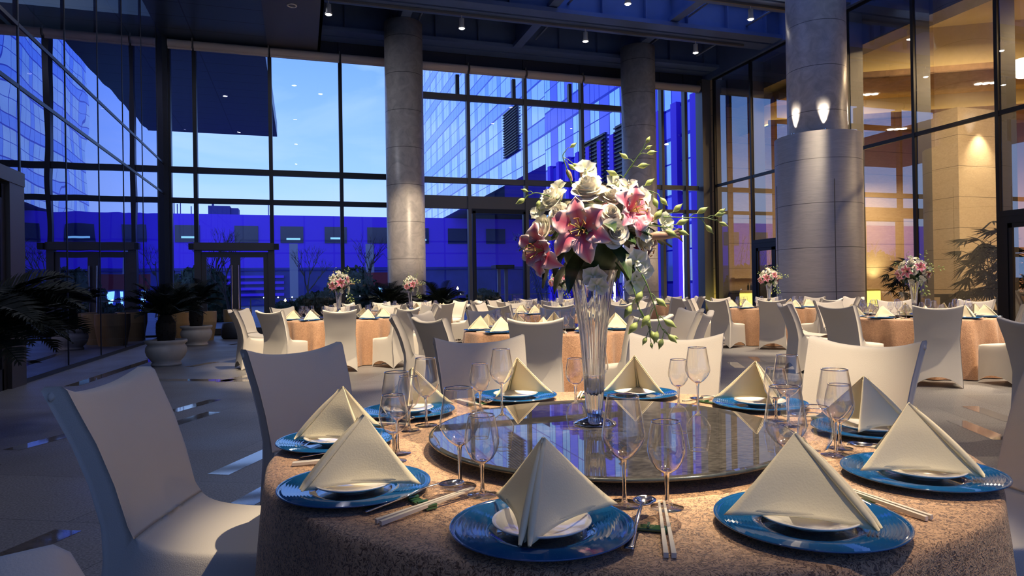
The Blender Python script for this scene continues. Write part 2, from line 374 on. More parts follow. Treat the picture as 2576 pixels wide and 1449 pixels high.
class G:
    """collects geometry for one mesh"""
    def __init__(s): s.v = []; s.f = []; s.uv = []; s.m = []
    def box(s, x0, y0, z0, x1, y1, z1, mi=0):
        b = len(s.v)
        for z in (z0, z1):
            for x, y in ((x0, y0), (x1, y0), (x1, y1), (x0, y1)): s.v.append((x, y, z)); s.uv.append((0, 0))
        for f in ((0, 3, 2, 1), (4, 5, 6, 7), (0, 1, 5, 4), (1, 2, 6, 5), (2, 3, 7, 6), (3, 0, 4, 7)):
            s.f.append(tuple(b + i for i in f)); s.m.append(mi)
        return s
    def lathe(s, prof, seg=32, c=(0, 0, 0), mi=0, cap=False, wave=None):
        b = len(s.v); n = len(prof)
        for j in range(seg):
            a = 2 * PI * j / seg
            for i, (r, z) in enumerate(prof):
                rr = r if not wave else wave(a, i, r)
                s.v.append((c[0] + rr * math.cos(a), c[1] + rr * math.sin(a), c[2] + z)); s.uv.append((j / seg, i / n))
        for j in range(seg):
            k = (j + 1) % seg
            for i in range(n - 1):
                s.f.append((b + j * n + i, b + k * n + i, b + k * n + i + 1, b + j * n + i + 1)); s.m.append(mi)
        if cap:
            s.f.append(tuple(b + j * n + n - 1 for j in range(seg))); s.m.append(mi)
        return s
    def tube(s, pts, r, seg=8, mi=0, taper=1.0, cap=True):
        b = len(s.v); P = [Vector(p) for p in pts]; n = len(P)
        up = Vector((0, 0, 1))
        for i, p in enumerate(P):
            d = (P[min(i + 1, n - 1)] - P[max(i - 1, 0)]).normalized()
            a = d.cross(up)
            if a.length < 1e-3: a = d.cross(Vector((1, 0, 0)))
            a.normalize(); c2 = d.cross(a)
            rr = (r[i] if isinstance(r, (list, tuple)) else r * (1 + (taper - 1) * i / max(1, n - 1)))
            for j in range(seg):
                t = 2 * PI * j / seg; s.v.append(tuple(p + (a * math.cos(t) + c2 * math.sin(t)) * rr)); s.uv.append((0, 0))
        for i in range(n - 1):
            for j in range(seg):
                k = (j + 1) % seg
                s.f.append((b + i * seg + j, b + i * seg + k, b + (i + 1) * seg + k, b + (i + 1) * seg + j)); s.m.append(mi)
        if cap:
            s.f.append(tuple(b + j for j in range(seg))); s.m.append(mi)
            s.f.append(tuple(b + (n - 1) * seg + j for j in reversed(range(seg)))); s.m.append(mi)
        return s
    def grid(s, fn, nu, nv, mi=0, xf=None):
        b = len(s.v)
        for j in range(nv + 1):
            for i in range(nu + 1):
                p = Vector(fn(i / nu, j / nv))
                if xf is not None: p = xf @ p
                s.v.append(tuple(p)); s.uv.append((i / nu, j / nv))
        for j in range(nv):
            for i in range(nu):
                a = b + j * (nu + 1) + i
                s.f.append((a, a + 1, a + nu + 2, a + nu + 1)); s.m.append(mi)
        return s
    def quad(s, *p, mi=0):
        b = len(s.v)
        for q in p: s.v.append(tuple(q)); s.uv.append((0, 0))
        s.f.append(tuple(range(b, b + len(p)))); s.m.append(mi); return s
    def build(s, name, mat, parent=None, smooth=False, **k):
        mats = k.pop('mats', None)
        return obj(name, s.v, s.f, mat, parent, smooth, uvs=s.uv, mats=mats, midx=s.m if mats else None, **k)
def bevel(o, w=.01, seg=2):
    md = o.modifiers.new('bevel', 'BEVEL'); md.width = w; md.segments = seg; md.limit_method = 'ANGLE'; return o
def struct(o): o['kind'] = 'structure'; return o
# ================================================================== SETTING
WL, WR, WB = -3.75, 14.75, 22.0
g = G().quad((WL - .6, -7, 0), (WR + .05, -7, 0), (WR + .05, WB + .1, 0), (WL - .6, WB + .1, 0)); 
fl = G().box(WL - .6, -7, -.15, WR + .05, WB + .1, 0).build('floor', 'floor_tile'); struct(fl)
# polished stone strips let into the floor, all lying in the turned tile grid
def strip_quad(gg, x, y, ln=.78, wd=.16, ang=63):
    a = math.radians(ang); u = Vector((math.cos(a), math.sin(a), 0)) * ln; v = Vector((math.sin(a), -math.cos(a), 0)) * wd
    p = Vector((x, y, .0015)); gg.quad(p, p + v, p + v + u, p + u)
gg = G()
for x, y in ((-.62, 4.99), (-.49, 4.08), (7.0, 9.17), (6.2, 8.62), (5.86, 4.32), (5.1, 3.85), (-1.38, 7.84), (-1.3, 6.95), (-1.16, 10.2), (-1.0, 11.6),
             (2.2, 9.6), (1.5, 8.9), (6.9, 4.1), (7.9, 3.6), (5.6, 7.1), (6.3, 6.1), (-2.3, 6.4), (-2.6, 5.2), (-2.2, 8.7), (-2.9, 9.4), (-1.9, 12.6), (-2.9, 14.6),
             (3.9, 4.6), (4.6, 5.4), (9.6, 7.3), (10.6, 6.4), (6.8, 11.3), (6.1, 10.5), (3.0, 11.8), (7.5, 13.6), (.0, 14.6), (-1.2, 15.4), (-1.7, 17.6), (11.4, 9.6),
             (-1.6, 3.4), (-2.4, 2.6), (-1.7, 1.6), (-3.0, 4.0)):
    strip_quad(gg, x, y)
gg.quad((-2.5, 11.25, .0015), (-2.45, 10.95, .0015), (-.3, 9.85, .0015), (-.35, 10.12, .0015))
gg.quad((-3.1, 10.6, .0015), (-2.9, 10.6, .0015), (-2.45, 16.8, .0015), (-2.62, 16.8, .0015))
o = gg.build('trim_1', 'inlay'); struct(o)

# ---- left glass wall (mirror-like panes, thin joints), with dark door frame at its near end
yl = [11.12, 13.1, 15.05, 17.0, 18.95, 20.85, 21.78]
n = 1
for a, b in zip(yl[:-1], yl[1:]):
    pane = G().quad((WL, a + .012, .06), (WL, b - .012, .06), (WL, b - .012, 8.8), (WL, a + .012, 8.8)).build('window_%d' % n, 'pane_left'); struct(pane)
    gf = G().box(WL - .05, a - .012, 0, WL + .01, a + .012, 8.8)
    for z in (4.2, 5.08): gf.box(WL - .05, a, z - .03, WL + .012, b, z + .03)
    gf.box(WL - .05, a, 0, WL + .012, b, .07)
    f = gf.build('window_frame', 'frame_dark', pane); n += 1
for a, b in ((-6.5, 2.4), (2.4, 4.5), (4.5, 6.7), (6.7, 8.9), (8.9, 11.1)):
    pane = G().quad((WL, a, 2.95), (WL, b, 2.95), (WL, b, 8.8), (WL, a, 8.8)).build('window_%d' % n, 'pane_left'); struct(pane)
    gf = G()
    gf.box(WL - .05, b - .012, 2.9, WL + .01, b + .012, 8.8)
    for z in (4.2, 5.08): gf.box(WL - .05, a, z - .03, WL + .012, b, z + .03)
    gf.build('window_frame', 'frame_dark', pane); n += 1
g = G().box(WL - .3, -6.5, 2.78, WL + .06, 11.12, 2.97).box(WL - .25, 10.62, 0, WL + .05, 11.12, 2.8).box(WL - .25, 8.5, 0, WL + .05, 8.75, 2.8).box(WL - .1, -6.5, 0, WL + .03, 8.5, 2.8)
o = g.build('trim_2', 'frame_brown'); struct(o)
d1 = G().box(WL - .06, 8.78, .0, WL - .0, 8.92, 2.74).box(WL - .06, 10.45, .0, WL - .0, 10.6, 2.74).box(WL - .06, 8.9, 2.55, WL, 10.5, 2.74).box(WL - .06, 8.9, 0, WL, 10.5, .28).build('door_1', 'frame_dark'); struct(d1)
G().quad((WL - .03, 8.92, .28), (WL - .03, 10.45, .28), (WL - .03, 10.45, 2.55), (WL - .03, 8.92, 2.55)).build('door_pane', 'pane_left', d1)
o = G().box(WL - 4, -6.5, 0, WL - 3.9, 22, 8.8).box(WL - 4, 21.95, 0, WL, 22.1, 8.8).build('wall_left', 'behind_glass'); struct(o)
o = G().box(WL - 3.9, -6.5, -.05, WL - .3, 22, -.01).build('trim_3', 'behind_glass'); struct(o)

# ---- back curtain wall
def back_bay(n, x0, x1, z0, panes, trans, fr='frame_dark', extra=None):
    gp = G()
    for a, b in panes: gp.quad((x0, WB, a), (x1, WB, a), (x1, WB, b), (x0, WB, b))
    p = gp.build('window_%d' % n, 'pane_back'); struct(p)
    gf = G().box(x0 - .055, WB - .16, z0, x0 + .055, WB + .06, 8.62)
    for a, b in trans: gf.box(x0 + .055, WB - .12, a, x1 - .055, WB + .05, b)
    gf.box(x0, WB - .05, 0, x1, WB + .03, .06)
    if extra: extra(gf)
    gf.build('window_frame', fr, p)
TL = [(4.86, 5.03), (3.96, 4.11)]
back_bay(21, -3.62, -2.92, 0, [(.05, 8.6)], TL)
back_bay(22, -2.92, -.80, 2.5, [(2.77, 8.6)], TL)
back_bay(23, -.80, 1.30, 0, [(.05, 8.6)], TL)
back_bay(24, 1.30, 3.38, 0, [(.05, 8.6)], TL)
TR = [(7.60, 7.79), (4.82, 5.0), (3.97, 4.39)]
FG = 'frame_grey'
def fin(x):
    return lambda gf: gf.box(x - .30, WB + .35, 7.79, x - .18, WB + .5, 8.6)
back_bay(25, 3.38, 5.46, 0, [(.05, 8.6)], TR, FG)
back_bay(26, 5.46, 7.48, 0, [(.05, 8.6)], TR, FG, fin(5.46))
back_bay(27, 7.48, 9.60, 0, [(.05, 8.6)], TR, FG, fin(7.48))
back_bay(28, 9.60, 11.72, 0, [(.05, 8.6)], TR, FG, fin(9.6))
TQ = [(4.84, 5.0), (3.98, 4.10)]
back_bay(29, 11.72, 12.80, 0, [(.05, 8.6)], TQ, FG)
back_bay(30, 12.80, 13.78, 0, [(.05, 8.6)], TQ, FG)
back_bay(31, 13.78, 14.36, 0, [(.05, 8.6)], TQ, FG)
o = G().box(-3.95, WB - .28, 0, -3.62, WB + .1, 9.4).build('trim_4', 'frame_dark'); struct(o)
o = G().box(14.36, WB - .35, 0, 14.72, WB + .1, 8.95).build('trim_5', 'frame_grey'); struct(o)
gf = G().box(5.52, WB - .14, 3.82, 11.6, WB + .02, 3.97)
for x in (5.60, 7.40, 9.55): gf.box(x - .05, WB - .14, 0, x + .06, WB + .02, 3.9)
o = gf.build('trim_6', 'frame_dark'); struct(o)
# wall above the windows
gf = G().box(.7, WB - .02, 8.62, 14.9, WB + .15, 10.6)
for x in (1.3, 5.46, 7.48, 9.6, 12.8, 13.78): gf.box(x - .04, WB - .08, 8.6, x + .04, WB, 9.5)
gf.box(-7.8, WB - .02, 8.62, .7, WB + .15, 8.8)
o = gf.build('wall_back', 'deck'); struct(o)
# double door with closer housing
dr = empty('door_2'); struct(dr); dr.location = (0, 0, 0)
G().box(-2.98, WB - .30, 2.55, -.74, WB + .1, 2.77).box(-2.98, WB - .2, 0, -2.80, WB + .08, 2.55).box(-.92, WB - .2, 0, -.74, WB + .08, 2.55).build('door_frame', 'frame_brown', dr)
G().box(-3.10, WB - .42, 2.56, -2.98, WB - .2, 2.74).box(-.74, WB - .42, 2.56, -.60, WB - .2, 2.74).build('door_closer', 'frame_dark', dr)
for x0, x1, hx in ((-2.80, -1.86, -1.95), (-1.86, -.92, -1.77)):
    lf = G().box(x0, WB - .1, .02, x0 + .14, WB - .03, 2.5).box(x1 - .14, WB - .1, .02, x1, WB - .03, 2.5).box(x0 + .14, WB - .1, 2.34, x1 - .14, WB - .03, 2.5).box(x0 + .14, WB - .1, .02, x1 - .14, WB - .03, .2)
    lfo = lf.build('door_leaf', 'frame_brown', dr)
    G().quad((x0 + .14, WB - .06, .2), (x1 - .14, WB - .06, .2), (x1 - .14, WB - .06, 2.34), (x0 + .14, WB - .06, 2.34)).build('door_pane', 'pane_back', lfo)
    G().tube([(hx, WB - .18, .7), (hx, WB - .18, 2.1)], .022, 8).build('door_handle', 'steel', lfo)
# roller blinds, one per bay
bl = None
wids = [(-3.6, -2.95), (-2.9, -.83), (-.77, 1.27), (1.33, 3.4), (3.4, 5.42), (5.5, 7.44), (7.52, 9.56), (9.64, 11.7), (12.0, 14.3)]
wh = ['beside the left glass wall', 'above the double doors', 'just right of the double doors', 'left of the left rear column', 'right of the left rear column',
      'second bay right of the left rear column', 'above the main bouquet', 'left of the right rear column', 'in the far right corner of the back windows']
for (a, b), s in zip(wids, wh):
    r = empty('roller_blind', 'rolled taupe blind, ' + s, 'blind', 'rolled blinds along the back windows', loc=((a + b) / 2, WB - .24, 8.62))
    h = (b - a) / 2
    G().tube([(-h, 0, 0), (h, 0, 0)], .12, 20).build('roll', 'blind', r, smooth=False)
    G().box(-h, -.02, -.16, h, .02, -.11).build('hem_bar', 'blind', r)
    G().box(h - .005, -.10, -.12, h + .03, .22, .18).build('bracket', 'frame_grey', r)

# ---- ceiling: panelled soffit (runs on outside as a canopy), steel beams and skylight
o = G().box(-3.76, -6.5, 8.8, -.85, WB, 9.0).build('ceiling', 'soffit_panel'); struct(o)
o = G().box(-8, WB + .16, 8.8, -.95, 34.3, 9.5).build('trim_7', 'soffit_panel'); struct(o)
o = G().box(-.85, -6.5, 8.78, .7, WB - .02, 8.9).box(.62, -6.5, 8.78, .7, WB - .02, 10.6).build('trim_8', 'frame_grey'); struct(o)
g = G()
for y0, y1 in ((20.9, 21.9), (17.55, 18.6), (14.8, 15.9), (11.6, 12.7), (8.4, 9.5), (5.2, 6.3), (2.1, 3.2), (-1.2, -.1)):
    zb = 9.15 if y0 > 20 else 9.0
    g.box(.7, y0, zb, 14.6, y0 + .45, zb + .12).box(.7, y0 + .18, zb + .12, 14.6, y0 + .26, zb + 1.0).box(.7, y0 + .55, zb, 14.6, y1, zb + .12).box(.7, y0 + .7, zb + .12, 14.6, y0 + .78, zb + 1.0)
    g.box(.7, y0, zb + 1.0, 14.6, y1, zb + 1.1)
    for k in range(10): g.box(1.4 + k * 1.4, y0 + .02, zb + .12, 1.43 + k * 1.4, y0 + .2, zb + 1.0)
o = g.build('ceiling_beam', 'beam'); struct(o); tag(o)
g = G()
for x in (3.02, 6.9, 10.76): g.box(x - .14, -2, 9.16, x + .14, 21, 9.28).box(x - .03, -2, 9.28, x + .03, 21, 9.9)
o = g.build('ceiling_beam', 'beam'); struct(o)
g = G().box(.7, -6.5, 10.4, 6.6, WB, 10.5).box(6.6, 18.2, 10.4, 14.7, WB, 10.5).box(6.6, -6.5, 10.4, 14.7, -2.0, 10.5).box(14.0, -2, 10.4, 14.7, 18.2, 10.5)
o = g.build('ceiling', 'deck'); struct(o)
g = G()
for k in range(9): g.box(6.6 + k * .93 - .03, -2, 10.35, 6.6 + k * .93 + .03, 18.2, 10.45)
for k in range(14): g.box(6.6, -2 + k * 1.55 - .04, 10.3, 14, -2 + k * 1.55 + .04, 10.42)
o = g.build('window_40', 'beam'); struct(o)
G().quad((6.6, -2, 10.44), (14, -2, 10.44), (14, 18.2, 10.44), (6.6, 18.2, 10.44)).build('skylight_pane', 'pane_back', o)
o = G().box(WR - .15, -6.5, 8.93, WR + .1, WB, 10.6).build('trim_9', 'beam'); struct(o)
# sprinkler / conduit pipes between the beams
for i, x in enumerate((3.5, 7.4, 11.25, 13.4)):
    p = G().tube([(x, 3, 9.35), (x, 20.5, 9.35)], .035, 8).build('ceiling_pipe', 'pipe')
    tag(p, ('slim grey pipe running under the roof, ' + ['nearest the left soffit', 'over the middle of the hall', 'over the right rear column', 'nearest the right glass wall'][i]), 'pipe', 'pipes under the roof')
# unseen wall behind the camera, glazed to let blue sky light in
o = G().box(WL - 4, -6.6, 0, 14.9, -6.5, .5).build('wall_front', 'frame_grey'); struct(o)
pf = G().quad((WL - 4, -6.55, .5), (14.9, -6.55, .5), (14.9, -6.55, 10.5), (WL - 4, -6.55, 10.5)).build('window_41', 'pane_front'); struct(pf)
g = G()
for k in range(10): g.box(WL + k * 2.05 - .05, -6.62, .5, WL + k * 2.05 + .05, -6.48, 10.5)
for z in (2.9, 4.1, 5.0, 7.8): g.box(WL - 4, -6.6, z - .06, 14.9, -6.5, z + .06)
g.build('window_frame', 'frame_grey', pf)

# ---- track rails with spot lamps
for y in sorted(set(s[1] for s in SPOTS)):
    x0 = .75 if not (15 < y < 16) else 6.5
    ra = G().box(x0, y - .03, 8.93, 13.7, y + .03, 8.99).build('track_rail', 'frame_grey')
    tag(ra, 'long grey lighting track under the roof beams, ' + {18.3: 'the row nearest the back windows', 15.6: 'second row from the back windows'}.get(y, '%s row from the back windows' % {12.4: 'third', 9.2: 'fourth', 6.0: 'fifth', 2.9: 'sixth'}.get(y, 'last')), 'track rail', 'lighting tracks')
lp = None
for (x, y) in SPOTS:
    if y < 15: continue
    if lp is None:
        lp = empty('track_spotlight', 'x', 'spotlight', 'track spotlights under the roof')
        G().tube([(0, 0, 0), (0, 0, -.10)], .012, 8).build('stem', 'lamp_white', lp)
        G().lathe([(.001, -.10), (.07, -.10), (.07, -.30), (.095, -.34), (.095, -.37), (.08, -.37)], 20).build('lamp_housing', 'lamp_white', lp, smooth=True)
        G().lathe([(.001, -.395), (.06, -.385), (.085, -.36)], 20).build('bulb', 'bulb', lp, smooth=True)
        q = lp
    else: q = dup(lp)
    q.location = (x, y, 8.93)
    row = 'in the back row' if y > 17 else 'in the second row'
    q['label'] = 'lit white track spotlight %s, %s' % (row, {.82: 'leftmost, beside the soffit edge', 4.42: 'right of the left rear column', 8.18: 'above the main bouquet', 11.93: 'right of the right rear column'}[x])

for i, (x, y) in enumerate(DOWN):
    q = G().lathe([(.10, 0), (.13, 0), (.13, -.015), (.10, -.02), (.09, 0)], 20).build('soffit_downlight', 'lamp_white'); q.location = (x, y, 8.78)
    tag(q, 'small round downlight in the dark left soffit, ' + ['fourth', 'third', 'second', 'inner row, farther', 'inner row, nearest the windows', 'nearest the camera'][i] + ' in line', 'downlight', 'downlights in the soffit')
# ---- stone columns
def column(name, x, y, prof, label, mats=None):
    c = G().lathe(prof, 64).build(name, 'stone_column', None, smooth=False); c.location = (x, y, 0)
    for p in c.data.polygons: p.use_smooth = abs(p.normal.z) < .5
    tag(c, label, 'column', None, 'structure'); return c
column('stone_column', 3.02, 19.9, [(.56, 0), (.56, 9.14), (0, 9.14)], 'round grey marble column behind the left tables')
column('stone_column', 10.76, 19.9, [(.56, 0), (.56, 9.14), (0, 9.14)], 'round grey marble column behind the main bouquet')
BX, BY = 12.3, 13.6
bc = empty('stone_column', 'thick two-stage stone column at right with uplights on its ledge', 'column', loc=(BX, BY, 0)); bc['kind'] = 'structure'
q = G().lathe([(1.0, 0), (1.0, 4.86), (.0, 4.86)], 80).build('column_base', 'stone_base', bc)
for p in q.data.polygons: p.use_smooth = abs(p.normal.z) < .5
q = G().lathe([(.69, 4.86), (.69, 10.4)], 64, cap=True).build('column_shaft', 'stone_column', bc)
for p in q.data.polygons: p.use_smooth = abs(p.normal.z) < .5
g = G()
for k in range(4):   # vertical joints of the base cladding
    a = math.radians(-112 + 90 * k); g.box(1.0 * math.cos(a) - .008, 1.0 * math.sin(a) - .008, 0, 1.0 * math.cos(a) + .008, 1.0 * math.sin(a) + .008, 3.7)
g.build('joint', 'frame_grey', bc)
for k, a in enumerate((-120, -176, 100, -47)):
    a = math.radians(a); p = (BX + .765 * math.cos(a), BY + .765 * math.sin(a), 4.88)
    u = G().lathe([(0, 0), (.05, 0), (.05, .05), (.04, .055), (0, .05)], 14).build('uplight', 'steel'); u.location = p
    tag(u, 'small uplight on the ledge of the thick right column, ' + ['facing the camera', 'left front', 'hidden behind', 'right side'][k], 'uplight', 'uplights on the column ledge')
    light('uplight_beam', 'SPOT', (p[0], p[1], 4.96), (BX + .70 * math.cos(a), BY + .70 * math.sin(a), 6.1), 800, (1, .88, .72), spot_size=math.radians(40), spot_blend=1, shadow_soft_size=.03)

# ---- right glass wall
yr = [-6.5, .35, 2.45, 4.6, 6.7, 8.8, 10.9, 13.01, 15.12, 17.25, 19.36, 21.47]
n = 50
for a, b in zip(yr[:-1], yr[1:]):
    door = (a == 17.25) or (a == 8.8)
    z0 = 2.75 if door else .05
    p = G().quad((WR, a, z0), (WR, b, z0), (WR, b, 8.93), (WR, a, 8.93)).build('window_%d' % n, 'pane_right'); struct(p); n += 1
    g = G().box(WR - .04, b - .04, 0, WR + .03, b + .04, 8.93).box(WR - .03, a, 4.90, WR + .03, b, 5.0).box(WR - .03, a, 8.86, WR + .03, b, 8.93)
    if door: g.box(WR - .06, a, 2.66, WR + .06, b, 2.78)
    else: g.box(WR - .03, a, 0, WR + .03, b, .08)
    g.build('window_frame', 'frame_dark', p)
    G().box(WR + .05, b - .05, 0, WR + .5, b + .05, 8.9).build('window_fin', 'frame_grey', p)
for k, (a, b) in enumerate(((17.25, 19.36), (8.8, 10.9))):
    d = empty('door_%d' % (k + 3)); struct(d)
    mid = (a + b) / 2
    G().box(WR - .05, a + .04, 0, WR + .05, a + .2, 2.66).box(WR - .05, b - .2, 0, WR + .05, b - .04, 2.66).box(WR - .05, a + .2, 2.5, WR + .05, b - .2, 2.66).build('door_frame', 'frame_dark', d)
    for s0, s1 in ((a + .2, mid), (mid, b - .2)):
        l = G().box(WR - .03, s0, .02, WR + .03, s0 + .09, 2.5).box(WR - .03, s1 - .09, .02, WR + .03, s1, 2.5).box(WR - .03, s0, 2.4, WR + .03, s1, 2.5).box(WR - .03, s0, .02, WR + .03, s1, .15).build('door_leaf', 'frame_dark', d)
        G().quad((WR, s0 + .09, .15), (WR, s1 - .09, .15), (WR, s1 - .09, 2.4), (WR, s0 + .09, 2.4)).build('door_pane', 'pane_right', l)
o = G().box(WR - .02, 21.51, 0, WR + .1, WB + .1, 8.93).build('wall_right', 'cafe_stone'); struct(o)
light('corner_glow', 'SPOT', (14.35, 21.3, .12), (14.74, 21.75, 2.2), 40, (1, .85, .15), spot_size=math.radians(80), spot_blend=1, shadow_soft_size=.1)

# ---- restaurant beyond the right glass
CX1 = 31
o = G().box(WR + .06, -6.5, -.15, CX1, 22.5, 0).build('floor', 'cafe_floor'); struct(o)
o = G().box(WR + .12, 21.7, 0, 25.3, 21.9, 9.3).build('wall_back', 'cafe_stone'); struct(o)
o = G().box(25.2, 16.0, 0, 25.4, 21.7, 9.3).box(25.2, 15.9, 0, CX1, 16.0, 9.3).build('wall_right', 'cafe_side'); struct(o)
o = G().box(CX1, -6.5, 0, CX1 + .1, 16, 9.3).build('wall_right', 'cafe_pier'); struct(o)
o = G().box(WR + .06, -6.6, 0, CX1, -6.5, 9.3).build('wall_front', 'cafe_stone'); struct(o)
o = G().box(15.95, -6.5, 9.2, CX1, 21.7, 9.4).build('ceiling', 'cafe_ceiling'); struct(o)
o = G().box(WR + .52, -6.5, 8.0, 15.95, 21.7, 9.4).build('trim_10', 'frame_grey'); struct(o)
pr = G().box(20.3, 16.3, 0, 22.05, 17.3, 6.9).build('wall_right', 'cafe_pier'); struct(pr)
def clipline(P, d, x): t = (x - P[0]) / d[0]; return Vector((x, P[1] + t * d[1], 0))
dd = Vector((.87, -.5, 0)); nv = Vector((.5, .87, 0))
def soffit(P, z, wide, top):
    x0, x1 = 16.0, 30.9
    def band(off0, off1, za, zb, mat, nm, par=None):
        a, b = P + nv * off0, P + nv * off1
        q = [clipline(a, dd, x0), clipline(a, dd, x1), clipline(b, dd, x1), clipline(b, dd, x0)]
        gq = G(); v = [(p.x, p.y, zz) for zz in (za, zb) for p in q]; gq.v = v; gq.uv = [(0, 0)] * 8
        for f in ((3, 2, 1, 0), (4, 5, 6, 7), (0, 1, 5, 4), (1, 2, 6, 5), (2, 3, 7, 6), (3, 0, 4, 7)): gq.f.append(f); gq.m.append(0)
        oo = gq.build(nm, mat, par); return oo
    s = band(0, wide, z, z + .05, 'cafe_soffit', 'ceiling'); struct(s)
    band(0, .03, z, z + .22, 'cafe_soffit', 'fascia', s)
    band(.28, .33, z + .05, top, 'cafe_ceiling', 'fascia', s)
    band(.10, .2, z + .06, z + .10, 'cove', 'cove_light', s)
    if wide > 1: band(wide, wide + .04, z, top, 'cafe_ceiling', 'fascia', s)
soffit(Vector((17.27, 16.62, 0)), 7.68, 3.3, 9.2)
soffit(Vector((19.0, 18.3, 0)), 6.9, 1.9, 7.68)
# warm lights of the restaurant
for (x, y, z, wt) in ((17.5, 19.0, 7.5, 70), (22, 19.5, 5.4, 150), (19, 10, 7.9, 300), (26, 10, 7.9, 380), (19, 3, 7.9, 260), (18.2, 13.5, 8.6, 200)):
    light('cafe_downlight', 'AREA', (x, y, z), (x, y, 0), wt, (1, .72, .40), shape='DISK', size=.5)
light('pier_wash', 'SPOT', (21.2, 15.9, 6.45), (21.2, 16.35, 3.5), 260, (1, .80, .5), spot_size=math.radians(75), spot_blend=.9, shadow_soft_size=.05)
light('wall_wash', 'SPOT', (22.3, 21.2, 1.3), (22.3, 21.65, 2.6), 60, (1, .85, .4), spot_size=math.radians(110), spot_blend=1, shadow_soft_size=.1)
tri = None
TRI = [((21.3, 16.1, 7.66), 'upper right beside the second mullion'), ((18.5, 18.1, 7.66), 'lower left of the upper panes'), ((20.95, 19.2, 6.88), 'under the lower soffit')]
for p, s in TRI:
    r = empty('recessed_downlight', 'row of three small round downlights in the restaurant soffit, ' + s, 'downlight', 'triple downlights in the restaurant', loc=p)
    for k in (-1, 0, 1): 
        G().lathe([(0, 0), (.10, 0), (.11, .015)], 16, c=(k * .22 * .87, -k * .22 * .5, 0)).build('bulb', 'bulb_small', r)
for i, p in enumerate(((18.2, 19.9, 9.17), (18.4, 13.0, 9.17))):
    r = G().lathe([(0, 0), (.12, 0), (.13, .015)], 16).build('recessed_downlight', 'bulb_small'); r.location = p
    tag(r, 'single bright round downlight in the restaurant ceiling, ' + ('left of the thick column' if i == 0 else 'behind the right mullion'), 'downlight')
pd = empty('pendant_lamp', 'large white dome pendant lamp at the right edge of the frame', 'lamp', loc=(17.2, 11.96, 6.6))
G().lathe([(0, -.35), (.22, -.3), (.36, -.12), (.38, 0), (.3, .1), (.02, .16)], 24).build('lamp_shade', 'pendant', pd, smooth=True)
G().tube([(0, 0, .15), (0, 0, 2.6)], .012, 6).build('cord', 'frame_dark', pd)
wd = G().box(25.12, 18.3, 0, 25.2, 19.6, 2.3).build('door_5', 'door_wood'); struct(wd)
# bar with lit front, shelf and bottles seen through the far bay
br = empty('bar_counter', 'pale bar counter with a glowing yellow front behind the right glass', 'counter')
G().box(15.3, 20.9, 0, 21.8, 21.5, 1.02).build('counter_body', 'cafe_stone', br)
G().box(15.3, 20.87, .35, 21.8, 20.895, .96).build('light_panel', 'lit_bar', br)
G().box(15.25, 20.8, 1.02, 21.9, 21.55, 1.07).build('counter_top', 'cafe_ceiling', br)
sh = G().box(15.5, 21.45, 1.52, 18.6, 21.68, 1.55).build('wall_shelf', 'cafe_ceiling'); tag(sh, 'thin pale shelf on the stone wall above the bar', 'shelf')
for k in range(6):
    bt = G().lathe([(0, 0), (.035, 0), (.035, .16), (.014, .2), (.014, .26), (0, .26)], 10).build('bottle', 'bottle_dark', smooth=True); bt.location = (15.9 + k * .13, 21.2, 1.07)
    tag(bt, 'dark bottle on the bar behind the right glass, %s from the left' % ['first', 'second', 'third', 'fourth', 'fifth', 'last'][k], 'bottle', 'bottles on the bar')
cn = empty('console_table', 'long black console table in the restaurant behind the right bouquet', 'table')
G().box(18.2, 15.0, .80, 22.0, 15.5, .90).build('table_top', 'dark_wood', cn)
for x in (18.4, 21.7): G().box(x - .05, 15.05, 0, x + .08, 15.4, .80).build('leg', 'dark_wood', cn)

# ================================================================== OUTSIDE
o = G().box(-90, WB + .12, -.3, 90, 140, -.03).build('ground', 'paving'); struct(o)
b1 = empty('low_building', 'long low blue-lit building with square dark windows across the courtyard', 'building')
G().box(-60, 75, 0, 45, 90, 9.5).build('wall', 'low_wall', b1)
G().box(-60, 74.7, 0, 45, 74.98, 3.6).build('ground_floor_wall', 'low_wall_dark', b1)
G().box(-60, 74.6, 3.62, 45, 74.98, 3.95).build('cornice', 'low_wall_dark', b1)
for k, x in enumerate((-29.9, -25.4, -20.9, -16.3, -12.0, -6.4, -1.9, 2.6, 7.1, 11.6, 16.1, 20.6)):
    f = G().box(x, 74.9, 6.6, x + 2.3, 75.0, 8.33).build('window', 'dusk_window', b1)
    if k in (4, 6, 7, 9): G().box(x + .6, 74.86, 6.9 + .1 * (k % 3), x + 2.0, 74.89, 7.1 + .1 * (k % 3)).build('lit_strip', 'win_glow', f)
G().box(-9, 76, 9.5, -6.9, 79, 10.5).box(-6.9, 76.2, 9.5, -6.1, 78, 10.3).box(-8.7, 76.5, 10.5, -8.5, 76.7, 10.9).build('roof_unit', 'roof_unit', b1)
for k, (x, h) in enumerate(((-12.2, 1.6), (-11.9, 1.1), (-11.6, 1.4), (-10.6, .9), (-10.3, 1.1), (-10.0, 1.0), (-3.1, 1.7))):
    G().tube([(x, 76, 9.5), (x, 76, 9.5 + h)], .05, 6).build('antenna', 'roof_unit', b1)
for k in range(4):
    G().box(-7.4, 74.3, 1.0 + k * .62, -1.6, 74.6, 1.28 + k * .62).build('ledge', 'low_wall', b1)
# shopfront lights at the foot of it
sf = empty('shop_front', 'small red-fronted shop with bright blue-white doors behind the bare tree', 'shop', loc=(0, 0, 0))
G().box(3.9, 60, 1.75, 8.4, 60.3, 2.95).build('sign_board', 'red_wall', sf)
G().box(3.9, 60.2, 0, 8.4, 60.4, 1.75).build('wall', 'low_wall_dark', sf)
for x in (4.3, 5.9, 6.6, 7.5): G().box(x, 60.1, .1, x + .32, 60.18, 1.6).build('lit_door', 'shop_glow', sf)
